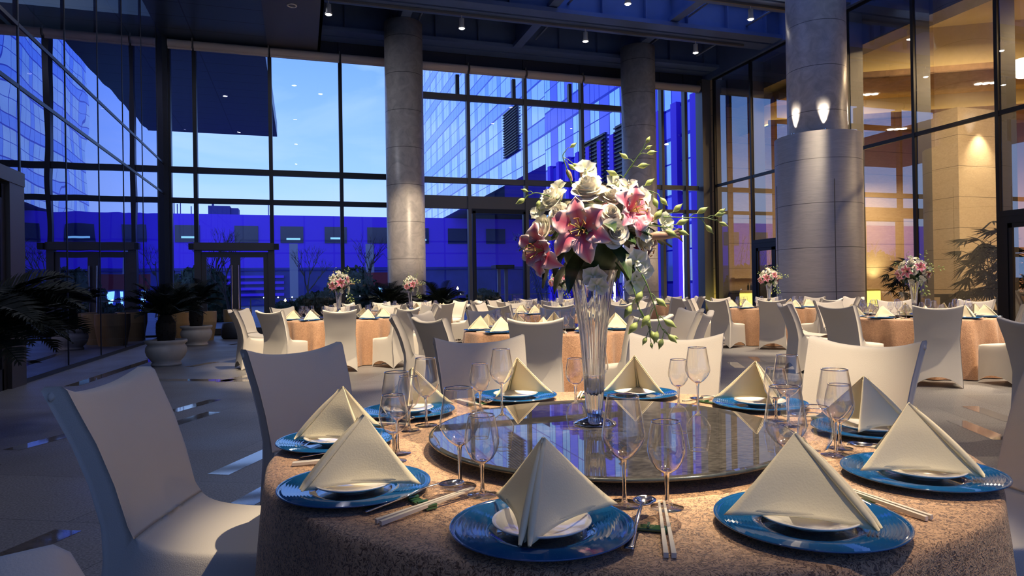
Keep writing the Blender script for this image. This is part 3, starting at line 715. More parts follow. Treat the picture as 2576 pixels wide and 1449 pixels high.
# tower: facade plane at X=16.5 overhanging the courtyard
tw = empty('hotel_tower', 'tall glass-panelled tower wing rising at right beyond the back windows', 'building')
G().box(16.5, 44, 10.0, 34, 92, 60).build('facade', 'tower_far', tw)
G().box(16.5, 24.0, 0, 34, 44, 22).build('facade', 'tower_near', tw)
def louvre(y0, y1, z0, z1):
    g = G().box(16.42, y0, z0, 16.5, y1, z1); lo = g.build('louvre_panel', 'louvre', tw)
    g = G(); k = z0
    while k < z1: g.box(16.30, y0, k, 16.44, y1, k + .07); k += .22
    g.build('louvre_blade', 'frame_dark', lo)
louvre(50.0, 53.6, 12.2, 15.9); louvre(35.95, 37.5, 6.3, 10.0); louvre(34.3, 35.85, 6.3, 10.0); louvre(31.2, 33.0, 6.3, 10.0)
for k in range(12):
    G().box(16.28, 25 + k * 1.6, 0, 16.5, 25.5 + k * 1.6, 9.6).build('pilaster', 'low_wall', tw)
for k, (y, zz) in enumerate(((26, 3), (29.4, 3), (33, 3))):
    G().box(16.2, y, .4, 16.28, y + .12, 4.4).build('light_strip', 'garden_lamp', tw)

# bare trees, clipped bushes, bamboo
def tree(name, loc, h, seed, label, lean=0):
    rnd = random.Random(seed); g = G()
    def br(p, d, ln, r, lv):
        pts = [p]; q = Vector(p); dd_ = Vector(d)
        for i in range(4):
            dd_ = (dd_ + Vector((rnd.uniform(-.16, .16), rnd.uniform(-.16, .16), .05))).normalized(); q = q + dd_ * ln / 4; pts.append(q.copy())
        g.tube(pts, r, 5, taper=.55, cap=False)
        if lv == 0: return
        for k in range(rnd.choice((2, 3, 3))):
            s = rnd.uniform(.45, 1); a = rnd.uniform(0, 2 * PI); t = rnd.uniform(.3, .62)
            nd = (dd_ + Vector((math.cos(a), math.sin(a), .15)) * t * 1.2).normalized()
            br(pts[2 + int(s * 2)], nd, ln * rnd.uniform(.6, .8), r * .55, lv - 1)
    br(Vector((0, 0, 0)), (lean, 0, 1), h * .3, h * .014, 5)
    o = g.build(name, 'bark', smooth=True); o.location = loc
    tag(o, label, 'tree', 'bare trees in the courtyard'); return o
tree('bare_tree', (3.2, 30, -.03), 5.4, 4, 'leafless branching tree outside, left of the left rear column')
tree('bare_tree', (-2.9, 31, -.03), 5.6, 9, 'leafless twisted tree outside the left leaf of the double doors')
tree('bare_tree', (-4.6, 40, -.03), 7.5, 12, 'leafless tree outside beyond the cycads', .1)
tree('bare_tree', (.6, 44, -.03), 6.0, 21, 'thin leafless tree outside right of the double doors')
tree('bare_tree', (4.9, 41, -.03), 6.4, 33, 'slender leafless tree outside behind the left rear column')
def bush(name, loc, r, label, n=900, seed=1, flat=.8):
    rnd = random.Random(seed); g = G(); loc = (loc[0], loc[1], (.5 if name == 'clipped_bush' else .40 if (name == 'hedge_mound' and seed == 5) else -.05) + .35 * r * flat)
    for k in range(n):
        a = rnd.uniform(0, 2 * PI); u = rnd.uniform(-.35, 1); c = math.sqrt(max(0, 1 - u * u))
        rr = r * rnd.uniform(.86, 1.02); p = Vector((c * math.cos(a), c * math.sin(a), u * flat)) * rr
        M = Matrix.Translation(p) @ Euler((rnd.uniform(0, 6), rnd.uniform(0, 6), rnd.uniform(0, 6))).to_matrix().to_4x4()
        s = r * .07
        g.quad(*[M @ Vector(q) for q in ((-s, -s * .5, 0), (s, -s * .5, 0), (s, s * .5, 0), (-s, s * .5, 0))])
    g.lathe([(0, -.35 * r * flat), (.8 * r, -.3 * r * flat), (.93 * r, .1 * r), (.8 * r, .45 * r * flat), (.45 * r, .78 * r * flat), (0, .88 * r * flat)], 20)
    o = g.build(name, 'hedge'); o.location = loc; return tag(o, label, 'bush')
bush('clipped_bush', (6.25, 23.3, .72), .72, 'round clipped dark bush outside the glass in the middle', seed=2)
pl = G().box(-.36, -.36, -.03, .36, .36, .5).build('square_planter', 'planter'); pl.location = (6.25, 23.3, 0); tag(pl, 'square dark planter under the round clipped bush', 'planter')
bush('hedge_mound', (.75, 27.0, .75), 1.05, 'spreading dark shrub in the courtyard bed right of the doors', 1400, 5, .6)
bush('hedge_mound', (-.6, 29.5, .9), .8, 'smaller dark shrub beside the courtyard bed', 700, 6, .9)
pl = G().box(-1.0, 26.2, -.03, 2.6, 27.9, .42).build('garden_bed', 'planter'); tag(pl, 'low stone edged garden bed outside the back windows', 'planter')
for i, (x, y, r, s) in enumerate(((-4.4, 34, 1.5, 7), (-7.5, 36, 2.0, 8), (-11, 44, 2.5, 10), (2.6, 36, 1.5, 11))):
    bush('dark_conifer', (x, y, r * .9), r, ['rounded dark evergreen beyond the cycads', 'large dark evergreen at the courtyard left', 'farthest dark evergreen mass at the courtyard left', 'dark evergreen behind the garden bed'][i], 900, s, 1.3)
bm = G(); rnd = random.Random(5)
for k in range(46):
    x = 9.0 + rnd.uniform(0, 3.6); y = 23.2 + rnd.uniform(0, 1.8); lx = rnd.uniform(-1.5, -.2)
    bm.tube([(x, y, -.03), (x + lx * .4, y, 1.6), (x + lx * 1.1, y + .1, 3.4)], .014, 5, taper=.4, cap=False)
    for q in range(14):
        t = rnd.uniform(.35, 1); p = Vector((x + lx * t * 1.1, y, 3.4 * t)); a = rnd.uniform(0, 6.28)
        d = Vector((math.cos(a), math.sin(a), -.5)) * .2; s = Vector((-math.sin(a), math.cos(a), 0)) * .018
        bm.quad(p, p + d * .5 + s, p + d, p + d * .5 - s)
o = bm.build('bamboo_thicket', 'leaf'); tag(o, 'leaning bamboo thicket outside the glass behind the main bouquet', 'bamboo', None, 'stuff')
# courtyard pavilion post and canopy seen through the middle pane
pv = empty('garden_pavilion', 'dark garden shelter with slim posts and flat roof outside the middle pane', 'pavilion')
G().box(7.25, 25.0, 2.05, 8.0, 25.7, 2.2).build('roof', 'frame_dark', pv)
for x in (7.4, 7.7): G().box(x, 25.3, -.03, x + .12, 25.42, 2.05).build('post', 'concrete_light', pv)
# small garden lights
for k in range(16):
    s = G().lathe([(0, -.035), (.035, 0), (0, .035)], 8).build('garden_light', 'garden_lamp'); s.location = (-1.6 + k * .62, 33.03, 1.05)
    tag(s, 'tiny blue-white lamp on the courtyard rail, %s from the left' % ['first', 'second', 'third', 'fourth', 'fifth', 'sixth', 'seventh', 'eighth', 'ninth', 'tenth', 'eleventh', 'twelfth', 'thirteenth', 'fourteenth', 'fifteenth', 'last'][k], 'garden light', 'string of courtyard lamps')
for k, (x, y, z, s) in enumerate(((-.55, 27.2, .95, 'beside the shrub left of the flowers'), (2.9, 26.3, .95, 'low behind the left bouquet'), (-2.45, 25, .62, 'low at the left door leaf'), (3.0, 29, 1.0, 'left of the left rear column'), (5.6, 24.5, 1.3, 'beside the round clipped bush'))):
    q = empty('garden_light', loc=(x, y, 0)); G().lathe([(0, -.05), (.05, 0), (0, .09)], 8, c=(0, 0, z)).build('bulb', 'garden_warm', q); G().tube([(0, 0, -.04), (0, 0, z - .04)], .012, 6).build('stem', 'frame_dark', q); tag(q, 'warm garden lamp outside, ' + s, 'garden light')
rl = empty('courtyard_rail', 'low glass-panel rail across the courtyard outside the back windows', 'railing')
G().box(-2.2, 33, .98, 12.5, 33.06, 1.02).build('handrail', 'frame_grey', rl)
for k in range(9): G().box(-2.2 + k * 1.8, 33, -.03, -2.15 + k * 1.8, 33.06, .98).build('post', 'frame_grey', rl)
for k, (x, z) in enumerate(((-1.7, 4.2), (4.9, 4.2))):
    q = G().box(x + .95 * 3 - 2, 62, -.03, x + .95 * 3 - 1.3, 62.5, 5.6).build('concrete_pylon', 'concrete_light'); tag(q, 'grey square pylon standing before the low building, ' + ('left one' if k == 0 else 'right one'), 'pylon')
# ================================================================== CYCADS, PALMS, URNS
def frond_mesh(seed, ln=.95, droop=.55):
    rnd = random.Random(seed); g = G(); pts = []
    for i in range(11):
        t = i / 10; pts.append(Vector((ln * (t ** .95) * (1 - .12 * t), 0, ln * (.42 * t - droop * t * t))))
    g.tube(pts, .009, 4, taper=.3, cap=False)
    n = 34
    for k in range(n):
        t = .14 + .86 * k / n; i = min(9, int(t * 10)); p = pts[i].lerp(pts[i + 1], t * 10 - i); d = (pts[i + 1] - pts[i]).normalized()
        l = ln * .24 * math.sin(PI * min(1, t * .9 + .12)) ** .6
        for s in (1, -1):
            side = Vector((0, s, 0)); dr = (side * .80 + d * .62 + Vector((0, 0, .30 + rnd.uniform(-.1, .1)))).normalized()
            wv = d * .0085
            g.quad(p - wv, p + wv, p + dr * l * .6 + wv * .8 + Vector((0, 0, -.004)), p + dr * l + Vector((0, 0, -.02)), p + dr * l * .6 - wv * .8)
    return g
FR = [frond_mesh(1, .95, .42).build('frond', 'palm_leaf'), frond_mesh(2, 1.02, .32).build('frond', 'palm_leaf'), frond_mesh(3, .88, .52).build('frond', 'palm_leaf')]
def cycad(loc, label, scale=1.0, trunk_h=.42, base=.42, nfr=38, seed=1, hang=False, urn=True, ulabel='', tr=.15):
    rnd = random.Random(seed)
    r = empty('cycad', label, 'potted palm', 'cycads in the hall', loc=(loc[0], loc[1], loc[2] + base))
    g = G()
    prof = [(0, -.06), (tr * .85, -.06), (tr * 1.08, trunk_h * .35), (tr * 1.05, trunk_h * .7), (tr * .6, trunk_h), (0, trunk_h + .02)]
    g.lathe(prof, 22); 
    for k in range(140):
        a = rnd.uniform(0, 6.28); z = rnd.uniform(0, trunk_h); rr = tr * 1.04
        p = Vector((rr * math.cos(a), rr * math.sin(a), z)); ou = Vector((math.cos(a), math.sin(a), .6)) * .035; s = Vector((-math.sin(a), math.cos(a), 0)) * .02
        g.quad(p - s, p + s, p + ou)
    g.build('trunk', 'trunk', r)
    for k in range(nfr):
        f = FR[k % 3].copy(); col.objects.link(f); f.parent = r; f.location = (0, 0, trunk_h - .02)
        up = rnd.uniform(-.22, .30) if hang else (rnd.uniform(.0, .3) if k % 4 == 0 else rnd.uniform(.25, .85))
        f.rotation_euler = (rnd.uniform(-.25, .25), -up, 2 * PI * k / nfr * 5.0 + rnd.uniform(-.2, .2)); s = scale * rnd.uniform(.85, 1.1); f.scale = (s, s, s)
    if urn:
        u = G().lathe([(0, 0), (.235, 0), (.245, .02), (.235, .045), (.215, .055), (.255, .10), (.305, .17), (.332, .25), (.328, .31), (.305, .35), (.292, .365), (.315, .385), (.335, .40), (.34, .43), (.33, .445), (.29, .445), (.28, .40), (0, .39)], 48).build('round_urn', 'urn', smooth=True)
        u.location = loc; u.scale = (base / .43, base / .43, base / .43) if base else (1, 1, 1); tag(u, ulabel, 'plant pot', 'stone urns of the cycads')
    return r
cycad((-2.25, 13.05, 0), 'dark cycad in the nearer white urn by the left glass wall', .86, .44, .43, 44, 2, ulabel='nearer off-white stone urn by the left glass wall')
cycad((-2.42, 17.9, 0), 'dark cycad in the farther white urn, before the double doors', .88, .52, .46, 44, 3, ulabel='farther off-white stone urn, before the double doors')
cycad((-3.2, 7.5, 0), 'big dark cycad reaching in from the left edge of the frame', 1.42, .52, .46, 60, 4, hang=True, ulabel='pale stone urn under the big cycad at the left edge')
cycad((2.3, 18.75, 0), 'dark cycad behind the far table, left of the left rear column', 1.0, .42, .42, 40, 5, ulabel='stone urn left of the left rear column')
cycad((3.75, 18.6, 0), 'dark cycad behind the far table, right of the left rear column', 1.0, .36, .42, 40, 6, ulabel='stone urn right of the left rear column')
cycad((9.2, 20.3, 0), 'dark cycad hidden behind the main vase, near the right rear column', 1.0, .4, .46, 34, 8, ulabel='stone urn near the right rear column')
for f in FR: bpy.data.objects.remove(f)

def fan_leaf(seed):
    rnd = random.Random(seed); g = G()
    g.tube([(0, 0, 0), (.16, 0, .10), (.34, 0, .14)], .005, 4, cap=False)
    for k in range(9):
        a = math.radians(-80 + 160 * k / 8); d = Vector((math.cos(a), math.sin(a), -.25 - .2 * abs(math.sin(a)))).normalized(); p = Vector((.34, 0, .14)); l = .30 * rnd.uniform(.85, 1.1)
        s = d.cross(Vector((0, 0, 1))).normalized() * .02
        g.quad(p, p + d * l * .35 + s, p + d * l + Vector((0, 0, -.05)), p + d * l * .35 - s)
    return g
LF = [fan_leaf(1).build('leaf', 'palm_leaf'), fan_leaf(2).build('leaf', 'palm_leaf')]
def lady_palm(loc, h, label, n=60, seed=1, w=.5, pot=True):
    rnd = random.Random(seed); r = empty('lady_palm', label, 'palm', 'lady palms in the restaurant', loc=loc)
    base = .45
    if pot:
        G().lathe([(0, 0), (.26, 0), (.34, base), (.30, base), (0, base - .05)], 24).build('pot', 'charcoal', r)
    cg = []
    for k in range(8):
        a = rnd.uniform(0, 6.28); q = rnd.uniform(.05, .2); hh = h * rnd.uniform(.6, .95); e2 = Vector((math.cos(a) * (q + w * .35), math.sin(a) * (q + w * .35), hh))
        s = Vector((math.cos(a) * q, math.sin(a) * q, base - .06)); G().tube([s, s.lerp(e2, .5), e2], .013, 5).build('cane', 'bark', r); cg.append((s, e2))
    for k in range(n):
        s, e2 = cg[k % 8]; p = s.lerp(e2, rnd.uniform(.25, 1.05)); f = LF[k % 2].copy(); col.objects.link(f); f.parent = r; f.location = p
        f.rotation_euler = (rnd.uniform(-.4, .4), rnd.uniform(-.7, .5), rnd.uniform(0, 6.28)); f.scale = (w * 2.2,) * 3
lady_palm((18.2, 13.6, 0), 2.75, 'tall lady palm in front of the bright stone pier at right', 95, 1, .75)
lady_palm((21.2, 19.0, 0), 2.3, 'lady palm in the restaurant behind the right bouquet', 70, 2, .6)
lady_palm((15.75, 18.7, 0), 2.2, 'lady palm behind the glass doors left of the thick column', 60, 3, .5)
lady_palm((17.3, 19.9, 0), 1.9, 'lady palm standing before the glowing bar behind the glass', 45, 4, .42)
for f in LF: bpy.data.objects.remove(f)

# tub armchairs and pouf by the back windows
def tub(loc, rz, label):
    r = empty('tub_chair', label, 'armchair', 'tan tub armchairs by the doors', loc=loc, rz=rz)
    g = G(); n = 36; H = .78; prof = []
    V = []; 
    for j in range(n + 1):
        a = math.radians(-50 + 280 * j / n)   # opening faces -y
        for (rr, z) in ((.30, 0), (.385, .5), (.39, H), (.33, H), (.30, .40), (.27, 0)):
            V.append((rr * math.cos(a), rr * math.sin(a), z))
    b = len(g.v)
    for v in V: g.v.append(v); g.uv.append((0, 0))
    for j in range(n):
        for i in range(6):
            a0 = b + j * 6 + i; a1 = b + j * 6 + (i + 1) % 6; g.f.append((a0, a0 + 6, a1 + 6, a1)); g.m.append(0)
    for e0 in (0, n): g.f.append(tuple(b + e0 * 6 + i for i in range(6))); g.m.append(0)
    g.build('shell', 'tan', r, smooth=False)
    G().lathe([(0, .04), (.27, .04), (.30, .36), (.28, .43), (0, .45)], 28).build('seat', 'tan', r, smooth=False)
tub((-3.1, 20.6, 0), math.radians(150), 'tan tub armchair nearest the dark corner post, behind the nearer cycad')
tub((-2.55, 19.75, 0), math.radians(200), 'tan tub armchair behind the farther white urn')
tub((-3.05, 18.9, 0), math.radians(170), 'tan tub armchair against the left glass wall')
tub((-1.75, 21.1, 0), math.radians(30), 'tan tub armchair farthest back, at the double doors')
p = G().lathe([(0, 0), (.33, 0), (.37, .05), (.38, .22), (.34, .42), (.30, .45), (0, .46)], 32).build('round_pouf', 'charcoal', smooth=True); p.location = (-1.72, 20.1, 0)
tag(p, 'dark blue-grey round pouf beside the tan tub armchairs', 'pouf')

# ================================================================== BANQUET CHAIR (stretch slipcover with arched hems)
def chair_cover():
    xf = [-1, -.93, -.62, -.3, 0, .3, .62, .93, 1]; NX = len(xf)
    zl = [0, .14, .30, .455]
    # columns along y: rear, front-of-back, seat..., front
    def row(z):
        k = z / .455
        return [-.285 + .05 * k, -.24 + .05 * k + .042, -.09, .07, .215, .245]
    ycols = 6
    arch = [0, .035, .10, .118, .06, 0]     # side hem
    xar = [0, .03, .085, .118, .128, .118, .085, .03, 0]
    V = []; idx = {}
    def hw(y, z):
        if z < .46: return .232 + .018 * (1 - z / .455) ** 1.5 - (.012 if y > .1 else 0)
        t = (z - .455) / .5; return .222 + .030 * t ** 1.4
    def add(key, x, y, z):
        if key not in idx: idx[key] = len(V); V.append((x, y, z))
        return idx[key]
    def node(i, j, k):      # lower block: x index i, y col j, z level k
        z = zl[k]; y = row(z)[j]
        if k == 0:
            hs = arch[j] if i in (0, NX - 1) else None
            if j in (0, ycols - 1): z = xar[i]
            elif hs is not None: z = hs
            else: z = .12
        if k == 1 and z < .16: z = .14 + .06 * (1 if (0 < i < NX - 1 or 0 < j < ycols - 1) else 0)
        if k == 3:
            z = .47 - (.012 if j == ycols - 1 else 0) + (.055 if j == 1 else 0) + (.016 if j == 2 else 0)
            z += .006 * (1 - xf[i] ** 2)
            if j == 0: z = .47
        return add(('b', i, j, k), xf[i] * hw(y, zl[k]), y, z)
    bl = [(.47, -.232, -.145), (.56, -.243, -.168), (.68, -.272, -.200), (.80, -.315, -.243), (.90, -.362, -.290), (.945, -.388, -.315), (.957, -.376, -.330)]
    def bnode(i, r, k):     # back slab; r 0 rear,1 front
        if k == 0: return node(i, r, 3)
        z, yr_, yf_ = bl[k]; x = xf[i]; y = (yr_, yf_)[r]
        y -= .028 * (1 - x * x)                           # hollow towards the sitter
        z += (-.030 * (1 - x * x) if k >= 4 else 0) + (.012 if (k >= 5 and abs(x) > .9) else 0)
        return add(('k', i, r, k), x * hw(y, z), y, z)
    F = []
    q = lambda *a: F.append(tuple(a))
    for i in range(NX - 1):
        for k in range(3):
            q(node(i, 0, k), node(i, 0, k + 1), node(i + 1, 0, k + 1), node(i + 1, 0, k))
            q(node(i, 5, k), node(i + 1, 5, k), node(i + 1, 5, k + 1), node(i, 5, k + 1))
        for j in range(1, 5): q(node(i, j, 3), node(i + 1, j, 3), node(i + 1, j + 1, 3), node(i, j + 1, 3))
        for k in range(6):
            q(bnode(i, 0, k), bnode(i, 0, k + 1), bnode(i + 1, 0, k + 1), bnode(i + 1, 0, k))
            q(bnode(i, 1, k), bnode(i + 1, 1, k), bnode(i + 1, 1, k + 1), bnode(i, 1, k + 1))
        q(bnode(i, 0, 6), bnode(i, 1, 6), bnode(i + 1, 1, 6), bnode(i + 1, 0, 6))
    for i, fl_ in ((0, 0), (NX - 1, 1)):
        for j in range(5):
            for k in range(3):
                a = [node(i, j, k), node(i, j + 1, k), node(i, j + 1, k + 1), node(i, j, k + 1)]
                q(*(a if fl_ else a[::-1]))
        for k in range(6):
            a = [bnode(i, 0, k), bnode(i, 1, k), bnode(i, 1, k + 1), bnode(i, 0, k + 1)]; q(*(a if fl_ else a[::-1]))
    return V, F
CV, CF = chair_cover()
proto = empty('banquet_chair', 'x', 'chair')
cov = obj('slipcover', CV, CF, 'fabric', proto, smooth=True, sub=2)
for sx in (-1, 1):
    for y in (-.255, .215):
        G().tube([(sx * .205, y, 0), (sx * .195, y * .93, .30)], .013, 8).build('leg', 'leg_black', proto)
    # puckered gather of cloth at each top corner
    g = G().lathe([(0, .0), (.012, .002), (.017, .012), (.013, .022), (.006, .03), (0, .03)], 10, wave=lambda a, i, r: r * (1 + .22 * math.sin(5 * a)))
    kt = g.build('corner_gather', 'fabric', proto, smooth=True); kt.location = (sx * .238, -.358, .940); kt.rotation_euler = (.3, sx * 1.0, 0); kt.scale = (1.25, .75, .62)
proto_far = empty('banquet_chair', 'x', 'chair')
cov2 = cov.copy(); col.objects.link(cov2); cov2.parent = proto_far; cov2.modifiers['b'].render_levels = 1; cov2.modifiers['b'].levels = 1

# ================================================================== TABLEWARE PROTOTYPES
CH = 0.0
def charger():
    r = empty('charger_plate', 'x', 'plate')
    prof = [(.085, .004), (.10, .006)]
    R0 = .10
    for k in range(9): R0 += .0072; prof += [(R0 - .0036, .0098 + k * .0012), (R0, .0058 + k * .0012)]
    prof += [(.170, .018), (.1735, .0195), (.1745, .017), (.168, .0135), (.10, .001), (.085, .0005)]
    G().lathe(prof, 72).build('rim', 'charger_blue', r, smooth=True)
    G().lathe([(0, .004), (.085, .004), (.085, .0005), (0, .0005)], 48).build('centre', 'charger_clear', r)
    return r
def side_plate():
    o = G().lathe([(0, .010), (.048, .010), (.055, .012), (.088, .022), (.0935, .0235), (.0945, .0215), (.09, .018), (.056, .006), (.045, .004), (.044, 0), (.040, 0), (.038, .005), (0, .005)], 56).build('side_plate', 'china', smooth=True)
    return o
def napkin():
    """cloth folded into a standing tent: a folded front spine and two wings opening behind it (+y)"""
    g = G()
    S = Vector((0, -.125, .003)); P = Vector((0, .018, .160))
    for s in (-1, 1):
        T = Vector((s * .128, .108, .004))
        for lay, off in ((0, 0.0), (1, .0085)):
            Sx, Px, Tx = S.copy(), P.copy(), T.copy()
            Sx.x += s * (.007 + (.0 if lay == 0 else -.004)); Px.x += s * .0012
            if lay: Sx.y += .020; Px.z -= .012; Px.y += .006; Tx = Tx + Vector((-s * .012, -.004, .002))
            nrm = (Px - Sx).cross(Tx - Sx).normalized() * (1 if s > 0 else -1)
            def fn(u, v, Sx=Sx, Px=Px, Tx=Tx, nrm=nrm, s=s, lay=lay):
                a = Sx.lerp(Px, v); b2 = Tx.lerp(Px, v); p = a.lerp(b2, u)
                bul = .016 * math.sin(PI * u) * (1 - v) ** .8 * math.sin(PI * min(1, v + .35))
                p = p + nrm * (bul if lay == 0 else bul * .6 - .004)
                p.z = max(p.z, .002) + .012 * math.sin(PI * u) * (1 - v) ** 3 + .010 * (u ** 3) * (1 - v) ** 4
                return p
            g.grid(fn, 14, 14, mi=0)
        # rolled spine fold
        pts = [(s * (.0085 - .0065 * t), -.128 + .146 * t - .004 * math.sin(PI * t), .004 + .153 * t) for t in [i / 10 for i in range(11)]]
        g.tube([Vector(q) for q in pts], [(.0022, .0045)[i > 0] + .0032 * math.sin(PI * i / 10) - .0024 * (i / 10) for i in range(11)], 8)
    # inner pleat seen between the two spine folds
    g.grid(lambda u, v: Vector(((u - .5) * .010 * (1 - v), -.112 + .115 * v + .02 * (1 - abs(2 * u - 1)) * (1 - v), .004 + .148 * v)), 4, 8)
    o = g.build('napkin', 'napkin', smooth=True); o.name = 'folded_napkin'
    md = o.modifiers.new('s', 'SOLIDIFY'); md.thickness = .0022; md.offset = 0
    return o
def glass(kind):
    r = empty('wine_glass', 'x', 'glass')
    if kind == 'L':
        H = .232; zb = .094
        bowl = [(.0045, zb), (.012, zb + .004), (.025, zb + .014), (.037, zb + .029), (.0445, zb + .043), (.0465, zb + .052), (.0455, zb + .062), (.0415, zb + .088), (.0370, zb + .116), (.0335, H)]
        fr = .038
    else:
        H = .180; zb = .071
        bowl = [(.0040, zb), (.013, zb + .004), (.025, zb + .013), (.0345, zb + .029), (.0392, zb + .046), (.0392, zb + .058), (.0365, zb + .077), (.0325, zb + .095), (.0295, H)]
        fr = .034
    G().lathe(bowl, 40).build('bowl', 'wine_bowl', r, smooth=True)
    rr = bowl[-1][0]; G().lathe([(rr - .0009, H - .001), (rr, H + .0006), (rr + .0010, H - .001), (rr, H - .0024), (rr - .0009, H - .001)], 40).build('lip', 'solid_glass', r, smooth=True)
    G().lathe([(0, zb + .0065), (.007, zb + .0068), (.0115, zb + .0075), (.0110, zb + .0045), (.0065, zb + .0005), (.0050, zb - .010), (.0040, zb - .035), (.0038, .030), (.0048, .014), (.008, .006), (0, .005)], 24).build('stem', 'solid_glass', r, smooth=True)
    G().lathe([(.004, .0075), (.010, .0048), (.022, .0030), (fr, .0016), (fr + .0006, .0006), (fr, 0), (0, 0)], 36).build('foot', 'wine_bowl', r, smooth=True)
    return r
def spoon():
    r = empty('spoon', 'x', 'spoon'); r['category'] = 'spoon'
    def fn(u, v):
        a = (u - .5) * 2; t = v
        wdt = .0225 * math.sqrt(max(0, 1 - (2 * t - 1) ** 2)) * (1 + .10 * (2 * t - 1)) + .0002
        dz = -.010 * (1 - a * a) * math.sin(PI * t) ** .8
        return Vector((a * wdt, .062 * t + .10, .030 + dz))
    b = G(); b.grid(fn, 12, 18); bo = b.build('bowl', 'steel', r, smooth=True, solid=.0012)
    h = G()
    def fh(u, v):
        a = (u - .5) * 2; y = .104 - .180 * v; wd = .0026 + .0022 * max(0, (v - .1)) ** .7 + .0045 * max(0, v - .55) * 2 * (1 if v < .97 else .8)
        z = .030 + .004 * math.sin(PI * min(1, v * 2.2)) - .026 * v ** .9 + .003
        return Vector((a * wd, y, max(z, .003) + .0010 * (1 - a * a)))
    h.grid(fh, 6, 24); h.build('handle', 'steel', r, smooth=True, solid=.0022)
    return r
def chopsticks():
    o = []
    for k in range(2):
        dx = .0065 * (1 if k else -1); t = .0026
        g = G()
        p0 = Vector((dx * .75, .135, .0175)); p1 = Vector((dx * 1.05, -.115, .0040))
        for a, b2, w0, w1 in ((p0, p1, .0022, .0042),):
            V = []
            for p, wv in ((a, w0), (b2, w1)):
                for sx, sz in ((-1, -1), (1, -1), (1, 1), (-1, 1)): V.append(p + Vector((sx * wv, 0, sz * wv)))
            g.v = V; g.uv = [(0, 0)] * 8; g.f = [(0, 1, 2, 3), (7, 6, 5, 4), (0, 4, 5, 1), (1, 5, 6, 2), (2, 6, 7, 3), (3, 7, 4, 0)]; g.m = [0] * 6
        q = g.build('chopstick', 'chopstick'); o.append(q)
    return o
def cutlery_rest():
    o = G().box(-.042, -.013, 0, .042, .013, .006).box(-.042, -.013, .006, -.036, .013, .012).box(.036, -.013, .006, .042, .013, .012).box(-.003, -.013, .006, .003, .013, .011).build('cutlery_rest', 'rest_glass')
    bevel(o, .002); return o
P_charger, P_plate, P_napkin = charger(), side_plate(), napkin()
P_gl, P_gs, P_spoon, P_chop, P_rest = glass('L'), glass('S'), spoon(), chopsticks(), cutlery_rest()

plain('lily_bud', (.50, .30, .20), .5, noise_amt=.3, nscale=30)
# ================================================================== FLOWERS
def petal_fn(ln, wd, cup, curl, tipw=.5, ruff=0, ph=0):
    def fn(u, v):
        a = (u - .5) * 2
        prof = math.sin(PI * min(1, max(.0, v * (1 - tipw * .12) + .10)) ** (1.0 + .35 * tipw)) ** .75
        wv = wd * prof * (1 if v < .999 else .15)
        z = curl[0] * v + curl[1] * v * v + curl[2] * v ** 3
        z += cup * a * a * prof + ruff * math.sin(v * 17 + ph) * abs(a) ** 3
        return Vector((a * wv, ln * v * (1 - .10 * v), z))
    return fn
def lily(seed=1, r=.088):
    rnd = random.Random(seed); g = G()
    for k in range(6):
        a = math.radians(60 * k + rnd.uniform(-6, 6)); inner = k % 2
        M = Matrix.Rotation(a + rnd.uniform(-.10, .10), 4, 'Z') @ Matrix.Translation((0, .004, -.012)) @ Matrix.Rotation(math.radians(18 + rnd.uniform(-9, 12)), 4, 'X') @ Matrix.Rotation(rnd.uniform(-.12, .12), 4, 'Y')
        g.grid(petal_fn(r * rnd.uniform(.95, 1.2), (.033 if inner else .026) * r / .088, .006, (.034, .012, rnd.uniform(-.075, -.045)), .75, .009, rnd.uniform(0, 6)), 8, 14, xf=M)
    o = g.build('lily', 'lily_petal', smooth=True, solid=.0008)
    s = G()
    for k in range(6):
        a = math.radians(60 * k + 25); d = Vector((math.cos(a), math.sin(a), 0))
        p1 = d * .022 + Vector((0, 0, .048)); s.tube([(0, 0, -.005), d * .008 + Vector((0, 0, .022)), p1], .0011, 5, cap=False)
        t = Vector((-d.y, d.x, 0)) * .007; s.tube([p1 - t, p1, p1 + t], .0019, 5, mi=1)
    s.tube([(0, 0, -.005), (0, .004, .03), (0, .008, .062)], .0016, 6)
    so = s.build('stamens', 'stamen', o, smooth=True, mats=['stamen', 'anther'])
    return o
def rose(seed=1, r=.042):
    rnd = random.Random(seed); g = G(); n = 27
    for k in range(n):
        t = k / (n - 1); a = k * 2.39996 + rnd.uniform(-.15, .15); rad = r * (.06 + .62 * t); h = r * (1.15 - .45 * t); lean = math.radians(-8 + 42 * t ** 1.8)
        wv = r * (.42 + .45 * t)
        def fn(u, v, rad=rad, h=h, wv=wv, t=t):
            q = (u - .5) * 2; ang = q * (1.25 - .35 * t); rr2 = rad * (.55 + .45 * v)
            top = 1 - .22 * q * q
            x = math.sin(ang) * (rr2 + wv * .25); y = math.cos(ang) * (rr2 + wv * .25) - wv * .25 + .004 * t
            curl = .010 * max(0, v - .75) * 4 * t
            return Vector((x, y + curl * math.cos(ang), h * v * top - curl * .25))
        M = Matrix.Rotation(a, 4, 'Z') @ Matrix.Translation((0, 0, -.2 * r)) @ Matrix.Rotation(-lean, 4, 'X')
        g.grid(fn, 7, 6, xf=M)
    g.lathe([(0, -.35 * r), (.4 * r, -.2 * r), (.5 * r, .1 * r), (.3 * r, .4 * r), (0, .5 * r)], 12)
    return g.build('rose', 'rose_petal', smooth=True)
